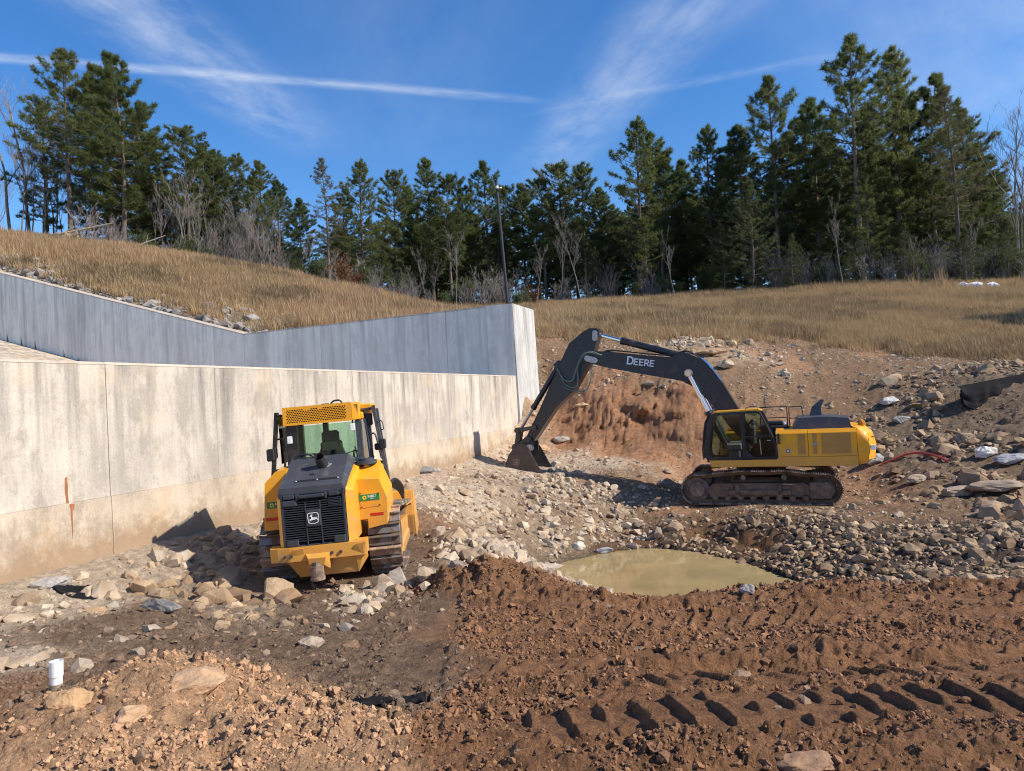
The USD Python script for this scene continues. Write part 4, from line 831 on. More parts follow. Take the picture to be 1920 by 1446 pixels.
# bucket
bo = [(7.74, 1.90), (7.98, 1.92), (8.22, 1.78), (8.40, 1.56), (8.51, 1.30), (8.54, 1.10), (8.46, .96), (8.30, .885), (8.0, .85), (7.66, .825), (7.12, .835)]
sidep = bo + [(7.36, 1.22), (7.60, 1.70)]
shell = Polygon(sidep).difference(Polygon(sidep).buffer(-.035)).intersection(Polygon(bo + [(7.1, .80), (8.6, .7), (8.7, 1.6), (8.3, 2.2), (7.74, 2.1)]).union(shapely.LineString(bo).buffer(.045)))
shell = shapely.LineString(bo).buffer(.022, cap_style='flat')
bk = obj('bucket', cat([prism_xz(shell, -.64, .64)] + [prism_xz(sidep, y, y + .035) for y in (.615, -.65)]), bucket_steel, ex)
obj('side_cutter', cat([prism_xz([(7.12, .80), (7.40, 1.26), (7.66, 1.74), (7.76, 1.66), (7.62, 1.36), (7.48, .98), (7.44, .80)], y, y + .03) for y in (.652, -.682)]), bucket_steel, bk)
obj('wear_strip', cat([prism_xz(shapely.LineString([(8.50, 1.10), (8.36, .94), (8.1, .885), (7.5, .86)]).buffer(.03), y, y + .02) for y in (.652, -.672)]), bucket_steel, bk)
obj('hinge_ear', cat([prism_xz([(7.62, 1.66), (7.58, 1.92), (7.66, 2.16), (7.84, 2.20), (7.98, 2.08), (8.14, 1.94), (8.36, 1.93), (8.42, 1.80), (8.30, 1.60), (7.9, 1.72)], y, y + .06) for y in (.28, -.34)] + [cyl([7.76, -.40, 2.04], [7.76, .40, 2.04], .085, 16), cyl([8.29, -.40, 1.82], [8.29, .40, 1.82], .075, 16)]), bucket_steel, bk)
obj('hinge_bushing', cyl([7.66, .36, 1.80], [7.66, .60, 1.80], .12, 18), pin_steel, bk)
for y in np.linspace(-.54, .54, 5):
    obj('tooth', hull([(7.30, y - .06, .80), (7.30, y + .06, .80), (7.30, y - .06, .90), (7.30, y + .06, .90), (6.86, y - .03, .80), (6.86, y + .03, .80), (6.86, y - .03, .815), (6.86, y + .03, .815)]), pin_steel, bk)
obj('cast_mark', cat([prism_xz(sbox(8.02, 1.22, 8.26, 1.42).difference(sbox(8.05, 1.25, 8.23, 1.39)), .65, .656), prism_xz(Point(8.14, 1.32).buffer(.06), .65, .656)]), rusty, bk)

# ------------------------------------------------------------------ crawler loader: local x forward, y its left, z up; seen from behind
_f = np.array([math.sin(math.radians(-4.5)), math.cos(math.radians(-4.5)), 0])
_l = np.array([-_f[1], _f[0], 0]); _t = math.radians(2.2)
LF = frame([-2.96, 11.22, -2.75], _f*.92, (_l*math.cos(_t) - np.array([0, 0, 1])*math.sin(_t))*.92, (np.array([0, 0, 1])*math.cos(_t) + _l*math.sin(_t))*.92)
ld = thing('crawler_loader', 'yellow crawler loader seen from behind, parked askew beside the concrete wall', 'crawler loader', LF)
lp = arc(.50, .62, .485, 90, 205, 10) + [(.16, .20), (.42, .03), (.6, .02), (2.75, .02)] + arc(2.8, .44, .42, -85, 90, 10)
lp = lp  # sprocket top -> rear -> ground -> idler -> top, counter-clockwise
for sgn in (1, -1):
    yc = .915 * sgn
    build_track(ld, lp, yc, .55, .19, shoe_single, [shoe_worn, shoe_mud, shoe_worn, shoe_worn], track_steel)
    obj('track_frame', cat([prism_xz([(.7, .2), (2.7, .2), (2.75, .62), (1.2, .75), (.7, .72)], yc - .2, yc + .22), cbox(.9, 2.5, yc - .24, yc + .265, .18, .40, .04)]), yellow, ld)
    obj('drive_sprocket', cat([cyl([.5, yc - .1, .62], [.5, yc + .1, .62], .40, 24), cyl([.5, yc - .24, .62], [.5, yc + .24, .62], .26, 20)]), track_steel, ld)
    obj('idler_wheel', cyl([2.8, yc - .14, .44], [2.8, yc + .14, .44], .36, 24), track_steel, ld)
    for x in np.linspace(.95, 2.4, 6):
        obj('track_roller', cyl([x, yc - .2, .16], [x, yc + .2, .16], .10, 12), rusty, ld)
HY = .09
# hull and rear bumper
obj('hull', cat([cbox(-.45, 3.0, -.46, .62, .42, 1.25, .04), cbox(-.50, .6, -.44, .62, .75, 1.72, .03)]), yellow, ld)
bpoly = [(-.42, -.70)] + [(-.75 - .03*math.cos((y-.08)*2), y) for y in np.linspace(-.68, .50, 10)] + [(-.74, .70), (-.70, .82), (-.58, .86), (-.42, .86)]
obj('rear_bumper', cat([prism_xy(bpoly, .57, .79), hull([(-.45, -.62, .57), (-.70, -.62, .57), (-.66, -.54, .29), (-.50, -.54, .29), (-.45, .60, .57), (-.62, .60, .57), (-.56, .42, .27), (-.48, .42, .27)])]), yellow, ld)
for y0, y1 in ((-.66, -.44), (.28, .62)):
    obj('tow_lug', hull([(-.80, y0, .77), (-.80, y0 + .04, .77), (-.74, y0, .54), (-.80, (y0+y1)/2, .76), (-.74, y1, .60), (-.70, y0, .55), (-.70, y1, .6), (-.72, y0 + .05, .78)]), yellow, ld)
obj('fang_plate', hull([(-.78, -.70, .78), (-.78, -.52, .74), (-.66, -.70, .52), (-.66, -.54, .28), (-.60, -.70, .5), (-.60, -.70, .78), (-.60, -.54, .28)]), yellow, ld)
for y in (-.30, -.16, .48, .58):
    obj('bolt', cyl([-.80, y, .66], [-.755, y, .66], .026, 8), charcoal, ld)
hb = obj('drawbar_housing', hull([(-.72, -.16, .70), (-.72, .28, .70), (-.90, -.08, .62), (-.90, .20, .62), (-.72, -.1, .40), (-.72, .22, .40), (-.88, -.04, .50), (-.88, .18, .50)]), yellow, ld)
obj('drawbar_pin', cat([cyl([-.90, .07, .31], [-.90, .07, .50], .105, 16), cyl([-.90, .07, .50], [-.90, .07, .56], .06, 12), cyl([-.90, .07, .28], [-.90, .07, .33], .118, 16)]), rusty, hb)
# grille
gr = obj('grille_frame', cat([cbox(-.71, -.66, .555, .60, .79, 1.66, .01), cbox(-.71, -.66, -.42, -.375, .79, 1.68, .01), cbox(-.71, -.66, -.42, .60, .785, .815, .01), cbox(-.71, -.66, -.42, .60, 1.62, 1.665, .01)]), grille_black, ld)
obj('radiator', cbox(-.64, -.60, -.42, .60, .79, 1.66, .005), dark_void, gr)
for k in range(18):
    z = .885 + k*.0365
    obj('slat', hull([(-.715, -.38, z), (-.715, .56, z), (-.65, -.38, z - .016), (-.65, .56, z - .016), (-.715, -.38, z - .014), (-.715, .56, z - .014), (-.65, -.38, z - .026), (-.65, .56, z - .026)]), grille_black, gr)
for y in (.215, -.02):
    obj('mullion', cbox(-.722, -.66, y - .008, y + .008, .82, 1.50, .003), grille_black, gr)
obj('grille_corner', cbox(-.725, -.655, .36, .555, .80, .90, .015), grille_black, gr)
obj('grille_corner', cbox(-.725, -.655, -.385, -.20, .80, .92, .015), grille_black, gr)
obj('grille_corner', cbox(-.735, -.655, .34, .57, 1.44, 1.54, .02), grille_black, gr)
obj('grille_step', cbox(-.76, -.66, -.10, .30, 1.56, 1.615, .015), grille_black, gr)
obj('grille_step', cat([cbox(-.725, -.66, -.14, -.10, 1.53, 1.63, .01), cbox(-.725, -.66, .30, .36, 1.53, 1.63, .01), cbox(-.725, -.66, -.33, -.17, 1.56, 1.63, .01), cbox(-.725, -.66, .38, .55, 1.56, 1.63, .01)]), grille_black, gr)
for k in range(6):
    obj('slat', cbox(-.725, -.66, -.36, -.15, 1.40 + k*.024, 1.41 + k*.024, .002), grille_black, gr)
bd = obj('badge', cbox(-.735, -.655, -.025, .225, 1.09, 1.37, .02), grille_black, gr)
def badge_xy(px, py):                              # badge drawing: u to the right as seen from behind, v up, centred
    return (.10 - px, 1.232 + py)
def face_yz(polys, x0, x1):
    return prism_yz(polys, x0, x1)
shield = Polygon([badge_xy(*p) for p in [(-.085, .075), (-.05, .088), (.05, .088), (.085, .075), (.09, .04), (.082, -.06), (.07, -.078), (.03, -.09), (0, -.094), (-.03, -.09), (-.07, -.078), (-.082, -.06), (-.09, .04)]])
obj('badge_outline', prism_yz(shield.difference(shield.buffer(-.010)), -.738, -.734), sign_white, bd)
deer = [(-.062, -.028), (-.050, -.014), (-.030, -.010), (-.034, .012), (-.030, .028), (-.044, .024), (-.056, .030), (-.046, .038), (-.034, .040), (-.040, .056), (-.028, .050), (-.022, .062), (-.016, .050), (-.004, .056), (-.014, .040), (-.016, .030), (-.008, .014), (.020, .006), (.042, .010), (.050, .022), (.052, .006), (.066, -.016), (.070, -.042), (.062, -.040), (.054, -.020), (.036, -.016), (.030, -.026), (.012, -.030), (-.008, -.028), (-.020, -.034), (-.044, -.036), (-.052, -.050), (-.060, -.048), (-.052, -.030)]
obj('badge_deer', prism_yz(Polygon([badge_xy(*p) for p in deer]).buffer(0), -.738, -.734), sign_white, bd)
# engine hood (dark, sloping) with exhaust
def hood_section(x, z, yl, yr, c=.07):
    return [(x, yl, z - .10), (x, yl - c*.6, z), (x, yr + c, z), (x, yr, z - .10), (x, yl, z - .16), (x, yr, z - .16)]
hd = obj('engine_hood', hull(hood_section(-.70, 1.74, .64, -.44, .05) + hood_section(.55, 2.14, .72, -.46, .12) + [(-.70, .64, 1.64), (-.70, -.44, 1.66)]), charcoal, ld)
def on_hood(x, y, dz=0.0):
    return (x, y, 1.74 + (x + .70) * .32 + dz)
obj('hood_slot', hull([on_hood(x, y, dz) for x in (-.50, -.44) for y in (.40, -.32) for dz in (-.01, .006)]), black_plastic, hd)
for y in (.38, .04, -.30):
    obj('bolt', cyl(on_hood(-.47, y, .004), on_hood(-.47, y, .014), .013, 8), sign_white, hd)
obj('hood_handle', hull([on_hood(x, y, dz) for x in (-.27, -.22) for y in (.20, .12) for dz in (0, .012)]), black_plastic, hd)
sp = obj('exhaust_base', hull([on_hood(.10 + .10*math.cos(t), -.02 + .10*math.sin(t), dz) for t in np.linspace(.4, 2*np.pi + .4, 4, endpoint=False) for dz in (0, .015)]), pin_steel, hd)
e0, e1 = np.array([.10, .02, 1.97]), np.array([-.10, .05, 2.17])
eu = (e1 - e0)/np.linalg.norm(e1 - e0)
pr = tube([e0, e0 + eu*.12, e1], [.098, .092, .088], 20)
pipe_o = [e0, e1]
ring = []
a_ = np.cross(eu, [0, 1, 0]); a_ /= np.linalg.norm(a_); b_ = np.cross(eu, a_)
tt = np.linspace(0, 2*np.pi, 24, endpoint=False)
rings = [e0 + .092*(np.cos(tt)[:, None]*a_ + np.sin(tt)[:, None]*b_), e1 + .088*(np.cos(tt)[:, None]*a_ + np.sin(tt)[:, None]*b_), e1 + .078*(np.cos(tt)[:, None]*a_ + np.sin(tt)[:, None]*b_), e0 + .05*eu + .078*(np.cos(tt)[:, None]*a_ + np.sin(tt)[:, None]*b_), e0 + .05*eu + .001*(np.cos(tt)[:, None]*a_ + np.sin(tt)[:, None]*b_)]
pf_ = []
for r_ in range(4):
    for j in range(24):
        p_, q_ = r_*24 + j, r_*24 + (j + 1) % 24
        pf_ += [(p_, q_, q_ + 24), (p_, q_ + 24, p_ + 24)]
obj('exhaust_pipe', trimesh.Trimesh(np.vstack(rings), np.array(pf_), process=False), M('sooty_pipe', (.05, .045, .042), .5, metal=.4), hd)
# yellow side posts beside the grille
obj('side_column', hull([(-.68, -.43, .79), (-.68, -.43, 1.64), (-.60, -.55, .80), (-.60, -.55, 1.60), (.5, -.55, .8), (.5, -.55, 1.97), (.5, -.43, .8), (.5, -.43, 2.0), (-.62, -.45, 1.68)]), yellow, ld)
obj('side_column', hull([(-.68, .61, .79), (-.68, .61, 1.62), (-.60, .68, .80), (-.60, .68, 1.58), (.5, .70, .8), (.5, .70, 1.95), (.5, .6, .8), (.5, .6, 2.0)]), yellow, ld)
# fenders / tanks over the tracks
fr = [(-.54, 1.03), (-.54, 1.72), (-.92, 1.69), (-1.03, 1.36), (-1.0, .92), (-.68, .87), (-.68, 1.03)]
fd = obj('fender', cat([prism_yz(fr, -.10, .02), hull([(.0, -.54, 1.03), (.0, -.54, 1.72), (.0, -.92, 1.69), (.0, -1.03, 1.36), (.0, -1.0, .92), (.0, -.7, .95), (.62, -.56, 1.0), (.62, -.56, 1.98), (.62, -.88, 1.97), (.62, -1.06, 1.5), (.62, -1.06, 1.2), (.62, -.7, 1.0)])]), yellow, ld, label='right-hand tank and fender with green rental sign')
obj('cover_panel', prism_yz([(-.575, 1.22), (-.575, 1.50), (-.90, 1.475), (-.92, 1.24)], -.106, -.10), yellow, fd)
for p in ((-.585, 1.475), (-.89, 1.455), (-.595, 1.24), (-.90, 1.255)):
    obj('bolt', cyl([-.116, p[0], p[1]], [-.106, p[0], p[1]], .011, 8), black_plastic, fd)
def sign(parent, yl, yr, z0, tilt=0.0, x=-.106):
    pl = obj('sign_plate', prism_yz([(yl, z0), (yl, z0 + .105), (yr, z0 + .105), (yr, z0)], x - .006, x), sign_green, parent)
    w = yl - yr
    sc_y, sc_z = yl - .085, z0 + .052
    star = Polygon([(sc_y + (.040 if i % 2 else .028)*math.cos(i*np.pi/10), sc_z + (.040 if i % 2 else .028)*math.sin(i*np.pi/10)) for i in range(20)]).difference(Point(sc_y, sc_z).buffer(.016))
    obj('sun_emblem', prism_yz(star, x - .0085, x - .006), sign_yellow, pl)
    t1 = meshkit.text_mesh('SUNBELT', .036, .003, True); k = (w - .20) / np.ptp(t1.vertices[:, 0])
    v = t1.vertices; obj('sign_lettering', trimesh.Trimesh(np.stack([x - .006 - v[:, 2], sc_y - .055 - v[:, 0]*min(k, 1.2), z0 + .052 + v[:, 1]], 1), t1.faces, process=False), sign_white, pl)
    t2 = meshkit.text_mesh('RENTALS', .016, .003, True); v = t2.vertices
    obj('sign_lettering', trimesh.Trimesh(np.stack([x - .006 - v[:, 2], sc_y - .10 - v[:, 0]*min(k, 1.2), z0 + .024 + v[:, 1]], 1), t2.faces, process=False), sign_white, pl)
sign(fd, -.565, -.905, 1.345)
obj('reflector', prism_yz([(-.73, 1.075), (-.73, 1.125), (-.95, 1.125), (-.95, 1.075)], -.104, -.10), decal_red, fd)
fl_ = [(.62, 1.0), (.62, 2.0), (.80, 1.98), (.99, 1.80), (1.06, 1.0)]
fd2 = obj('fender', cat([prism_yz(fl_, -.08, .04), hull([(0.02, y, z) for y, z in fl_] + [(.62, .62, 1.0), (.62, .62, 2.02), (.62, .86, 2.0), (.62, 1.08, 1.6), (.62, 1.08, 1.1)])]), yellow, ld, label='left-hand tank and fender in shade')
sign(fd2, .985, .66, 1.37, x=-.082)
obj('reflector', prism_yz([(1.02, 1.16), (1.02, 1.215), (.70, 1.215), (.70, 1.16)], -.084, -.08), decal_red, fd2)
# precleaner on its post
obj('air_precleaner', cat([cyl([.45, -.66, 1.93], [.45, -.66, 1.99], .19, 24), cyl([.45, -.66, 1.99], [.45, -.66, 2.03], .13, 20), cyl([.45, -.66, 1.90], [.45, -.66, 1.93], .09, 16)]), charcoal, ld)
obj('filter_post', cyl([.42, -.68, 1.50], [.42, -.66, 1.92], .062, 16), yellow, ld)
# cab
CX = .62
cabp = []
lean = .12
def post(y0, y1, x0, x1, z0=1.6, z1=2.72):
    return hull([(x0, y0, z0), (x1, y0, z0), (x0, y1, z0), (x1, y1, z0), (x0 + .02, y0, z1), (x1 + .02, y0, z1), (x0 + .02, y1, z1), (x1 + .02, y1, z1)])
obj('cab_post', post(-.60, -.50, CX, CX + .12), charcoal, ld)
obj('cab_post', hull([(CX, .76, 1.6), (CX, .56, 1.6), (CX + .15, .76, 1.6), (CX + .15, .56, 1.6), (CX, .72, 2.72), (CX, .54, 2.72), (CX + .15, .72, 2.72), (CX + .15, .54, 2.72)]), black_paint, ld)
obj('cab_post', post(.22, .32, 1.9, 2.0), black_paint, ld)
obj('cab_post', post(.70, .80, 1.85, 1.97), black_paint, ld)
obj('cab_post', post(-.62, -.53, 1.85, 1.97), charcoal, ld)
obj('cab_sill', cat([cbox(CX, CX + .10, -.58, .74, 1.6, 2.06, .02), cbox(CX, 2.0, .70, .80, 1.6, 1.98, .02), cbox(CX, 2.0, -.62, -.54, 1.6, 1.98, .02), cbox(1.9, 2.0, -.62, .80, 1.6, 1.95, .02), cbox(CX, 2.0, -.6, .78, 1.55, 1.66, .02)]), charcoal, ld)
obj('window_pane', hull([(CX + .06, -.50, 2.06), (CX + .06, .56, 2.06), (CX + .07, -.50, 2.06), (CX + .07, .56, 2.06), (CX + .08, -.50, 2.70), (CX + .08, .56, 2.70), (CX + .09, -.5, 2.70), (CX + .09, .56, 2.7)]), green_glass, ld)
obj('window_pane', cbox(1.93, 1.94, -.54, .24, 1.96, 2.68, .001), green_glass, ld)
obj('window_pane', cbox(1.93, 1.94, .32, .70, 1.96, 2.68, .001), green_glass, ld)
obj('window_pane', cbox(.80, 1.84, .745, .755, 1.98, 2.68, .001), green_glass, ld)
obj('window_pane', cbox(.80, 1.84, -.59, -.58, 1.98, 2.68, .001), green_glass, ld)
rf = obj('roof', cat([cbox(.66, 2.1, -.66, .80, 2.72, 2.86, .03), hull([(.60, -.60, 2.73), (.60, .78, 2.73), (.62, -.58, 3.02), (.62, .74, 3.05), (1.25, -.60, 2.73), (1.25, .78, 2.73), (1.2, -.58, 3.03), (1.2, .74, 3.05)]), cbox(1.2, 2.05, -.74, .76, 2.84, 2.99, .03), cbox(.72, 1.3, -.80, -.58, 2.88, 3.0, .02)]), yellow, ld)
pp = sbox(-.46, 2.725, .755, 3.055)
holes = []
for r_ in range(8):
    for c_ in range(25):
        y = .68 - c_*.042 - (.021 if r_ % 2 else 0); z = 2.778 + r_*.0305
        if y < -.40 or (r_ == 7 and c_ in (7, 8, 9, 13, 14)):
            continue
        holes.append(Polygon([(y - .0175, z - .005), (y - .0165, z + .007), (y, z + .0125), (y + .0165, z + .007), (y + .0175, z - .005), (y, z - .0125)]))
ppan = obj('perforated_panel', prism_yz(pp.difference(unary_union(holes)), .560, .572), yellow, rf)
obj('screen_backing', cbox(.574, .590, -.44, .73, 2.74, 3.04, .001), dark_void, rf)
obj('end_panel', hull([(.565, -.465, 2.73), (.565, -.465, 3.05), (.60, -.60, 2.74), (.62, -.60, 3.04), (.66, -.465, 2.73), (.66, -.465, 3.05), (.7, -.60, 2.74), (.7, -.60, 3.04)]), yellow, rf)
for k in range(12):
    z = 2.79 + k*.019
    obj('louver', hull([(.572, -.49, z), (.594, -.575, z), (.572, -.49, z + .007), (.594, -.575, z + .007), (.582, -.49, z), (.604, -.575, z)]), black_plastic, rf)
obj('antenna_base', cat([tube(bez([(.9, -.05, 3.05), (.9, -.10, 3.10), (.9, -.2, 3.11), (.9, -.26, 3.06)], 5), .018, 6), cbox(.86, .94, -.02, .12, 3.04, 3.07, .01)]), black_plastic, ld)
for y, z, s_ in ((-.46, 2.60, .07), (.66, 2.47, .07)):
    wl = obj('work_lamp', cbox(.52, .58, y - s_*.6, y + s_*.6, z - .065, z + .065, .01), lamp_white, ld)
    obj('lamp_bracket', tube([(.56, y, z + .06), (.62, y, z + .12)], .012, 6), black_plastic, wl)
obj('seat', cat([cbox(1.16, 1.34, -.14, .26, 1.75, 2.38, .06), cbox(1.14, 1.28, -.10, .22, 2.34, 2.56, .06), cbox(1.2, 1.7, -.18, .30, 1.75, 1.92, .06), hull([(1.10, -.24, 1.95), (1.10, .36, 1.95), (1.3, -.24, 1.95), (1.3, .36, 1.95), (1.14, -.1, 2.36), (1.14, .2, 2.36), (1.28, -.1, 2.36), (1.28, .2, 2.36)])]), seat_fabric, ld)
obj('seat_pocket', cbox(1.085, 1.10, -.08, .20, 2.20, 2.36, .003), M('document_pouch', (.33, .27, .16), .6), ld)
obj('steering_levers', cat([tube(bez([(1.5, -.3, 2.0), (1.3, -.34, 2.14), (1.2, -.42, 2.12), (1.1, -.46, 2.2)], 5), .018, 6), tube([(1.3, -.40, 2.0), (1.3, -.36, 2.22)], .014, 6), tube(bez([(1.2, .30, 2.05), (1.22, .36, 2.14), (1.3, .48, 2.14)], 4), .016, 6), tube([(1.0, -.1, 2.09), (1.0, -.46, 2.16)], .010, 6)]), black_plastic, ld)
obj('grab_bar', cat([tube(bez([(1.86, .36, 2.0), (1.86, .36, 2.24), (1.86, .32, 2.28), (1.86, .26, 2.28)], 4), .016, 6), tube([(1.86, .60, 2.08), (1.86, .20, 2.08)], .016, 6)]), black_plastic, ld)
# side guards (dark steel frames each side of the cab) with lamps and mirrors
gR = [(.60, -.90, 2.96), (.60, -1.07, 1.40)]
grd = obj('cab_guard', cat([hull([(x + dx, -.84 - (2.96 - z)*.115 + dy, z) for x in (.62, .72) for dx in (0,) for z in (1.42, 2.96) for dy in (-.03, .03)]), tube([(.66, -.80, 2.90), (.72, -.62, 2.90)], .025, 6), tube([(.66, -.97, 1.9), (.9, -.7, 1.95)], .03, 6)]), charcoal, ld)
obj('guard_post', cat([hull([(1.75, -.86, 1.42), (1.85, -.86, 1.42), (1.75, -.80, 2.9), (1.85, -.80, 2.9), (1.75, -.92, 1.42), (1.85, -.92, 1.42), (1.75, -.74, 2.9), (1.85, -.74, 2.9)])]), charcoal, ld)
obj('guard_lamp', cat([cbox(.56, .66, -1.02, -.90, 2.16, 2.34, .02), cbox(.66, .78, -.92, -.80, 2.14, 2.26, .02), cbox(.7, .8, -.80, -.66, 2.60, 2.82, .02)]), black_plastic, grd)
obj('grab_rail', cat([tube(bez([(.62, -.90, 2.66), (.60, -.98, 2.66), (.60, -1.0, 2.52), (.62, -.94, 2.50)], 4), .010, 5), tube(bez([(.8, -.66, 2.62), (.8, -.70, 2.60), (.8, -.74, 2.1), (.8, -.76, 2.0)], 5), .018, 6), tube(bez([(.95, -.70, 2.42), (.95, -.80, 2.42), (.95, -.86, 2.1), (.95, -.88, 1.96)], 5), .018, 6), tube(bez([(.7, -.64, 2.70), (.7, -.68, 2.66), (.7, -.72, 2.0)], 5), .028, 8)]), charcoal, grd)
obj('mirror', hull([(.80, -.64, 2.56), (.80, -.74, 2.62), (.80, -.66, 2.88), (.80, -.76, 2.80), (.83, -.64, 2.56), (.83, -.74, 2.62), (.83, -.66, 2.88), (.83, -.76, 2.80)]), M('mirror_glass', (.10, .20, .22), .08, metal=.6), grd)
grl = obj('cab_guard', cat([hull([(x, .88 + (2.98 - z)*.13 + dy, z) for x in (.62, .72) for z in (1.75, 2.98) for dy in (-.03, .03)]), tube([(.66, .90, 2.93), (.72, .74, 2.90)], .03, 6), tube([(.66, 1.02, 1.92), (.7, .74, 1.95)], .045, 6)]), black_paint, ld)
obj('guard_post', cbox(1.75, 1.85, .86, .94, 1.7, 2.9, .02), black_paint, ld)
obj('guard_lamp', cat([cbox(.58, .70, .96, 1.10, 2.12, 2.34, .02), cbox(.60, .70, .92, .99, 2.16, 2.36, .02)]), black_plastic, grl)
obj('grab_rail', tube(bez([(.66, .90, 2.50), (.62, .80, 2.50), (.62, .79, 2.4), (.62, .80, 2.0), (.66, .90, 1.95)], 5), .018, 6), black_plastic, grl)
obj('window_pane', cbox(.70, 1.8, .865, .872, 2.05, 2.92, .001), green_glass, grl)
obj('hood_hose', tube(bez([(.50, .62, 2.10), (.48, .50, 2.19), (.48, .30, 2.18), (.5, .24, 2.10)], 5), .022, 6), rubber, ld)
# loader arms, hoses and the bucket in front
for sgn in (1, -1):
    y = .62*sgn + .04
    obj('lift_arm', prism_xz([(1.9, 1.35), (2.1, 1.55), (2.9, 1.05), (3.5, .45), (3.35, .25), (2.7, .75)], y - .06, y + .06), yellow, ld)
hz = [tube(bez([(1.5, -.72 - .03*k, 1.25 + .02*k), (1.9, -.84 - .03*k, 1.34 + .025*k), (2.5, -.98 - .02*k, 1.18 + .015*k), (2.9, -1.05, .92 + .01*k)], 6), .026, 6) for k in range(6)]
obj('hose_bundle', cat(hz), rubber, ld)
bpr = [(3.15, 1.05), (3.05, .55), (3.15, .12), (3.4, -.02), (4.2, .0)]
bsh = shapely.LineString(bpr).buffer(.03)
bkt = obj('bucket', cat([prism_xz(bsh, -1.20, 1.26)] + [prism_xz(bpr + [(4.15, .12), (3.75, .75), (3.35, 1.0)], y, y + .04) for y in (-1.24, 1.26)]), yellow, ld)
obj('bucket_rib', cat([prism_xz([(3.05, .95), (2.85, .70), (2.9, .25), (3.12, .1), (3.05, .55)], y, y + .05) for y in (-1.05, -.72, .76, 1.10)]), yellow, bkt)
obj('ramp_plate', hull([(2.2, -1.16, .92), (2.2, -.70, .96), (3.05, -1.20, .86), (3.05, -.70, .9), (2.2, -1.16, .88), (2.2, -.7, .92), (3.05, -1.2, .82), (3.05, -.7, .86)]), yellow, ld)

# ------------------------------------------------------------------ trees
def leaf_mat(name, col, col2, trans=.25):
    return usdkit.material(stage, '/World/Looks/' + name, {'oi': ('object_info', {}), 'rp': ('geometry', {}), 'a1': ('math', {'math_type': 'multiply_add', 'value2': .55, 'value3': 0.0}), 'a2': ('math', {'math_type': 'multiply_add', 'value2': .45}),
        'mx': ('mix_color', {'a': col, 'b': col2}), 'd': ('diffuse_bsdf', {}), 't': ('translucent_bsdf', {}), 'm': ('mix_closure', {'fac': trans})},
        [('oi.random', 'a1.value1'), ('rp.random_per_island', 'a2.value1'), ('a1.value', 'a2.value3'), ('a2.value', 'mx.fac'), ('mx.result', 'd.color'), ('mx.result', 't.color'), ('d.BSDF', 'm.closure1'), ('t.BSDF', 'm.closure2')], surface='m.closure')
needle_a = leaf_mat('pine_needles', (.135, .160, .058), (.225, .230, .090), .58)
needle_b = leaf_mat('dark_needles', (.110, .145, .060), (.190, .210, .085), .58)
needle_s = leaf_mat('thin_brown_needles', (.14, .12, .065), (.18, .17, .08))
needle_y = leaf_mat('young_needles', (.095, .115, .055), (.165, .175, .080), .45)
bark = M('pine_bark', (.115, .085, .066), .9, var=.3, vscale=4, rnd=.25)
bark_pale = M('pale_bark', (.20, .17, .145), .9, var=.3, vscale=3, rnd=.3)
bark_grey = M('grey_bark', (.18, .15, .13), .9, var=.3, vscale=3, rnd=.3)
dead_leaf = leaf_mat('russet_leaves', (.16, .065, .03), (.24, .11, .05))

def tris_at(c, d, length, width, r):
    """Thin needle blades (one triangle each): centres c, directions d."""
    n = len(c)
    s = np.cross(d, r.normal(size=(n, 3))); s /= np.maximum(np.linalg.norm(s, axis=1, keepdims=True), 1e-6)
    v = np.empty((n, 3, 3)); v[:, 0] = c - s*width[:, None]; v[:, 1] = c + s*width[:, None]; v[:, 2] = c + d*length[:, None]
    return v.reshape(-1, 3), np.arange(3*n).reshape(-1, 3)

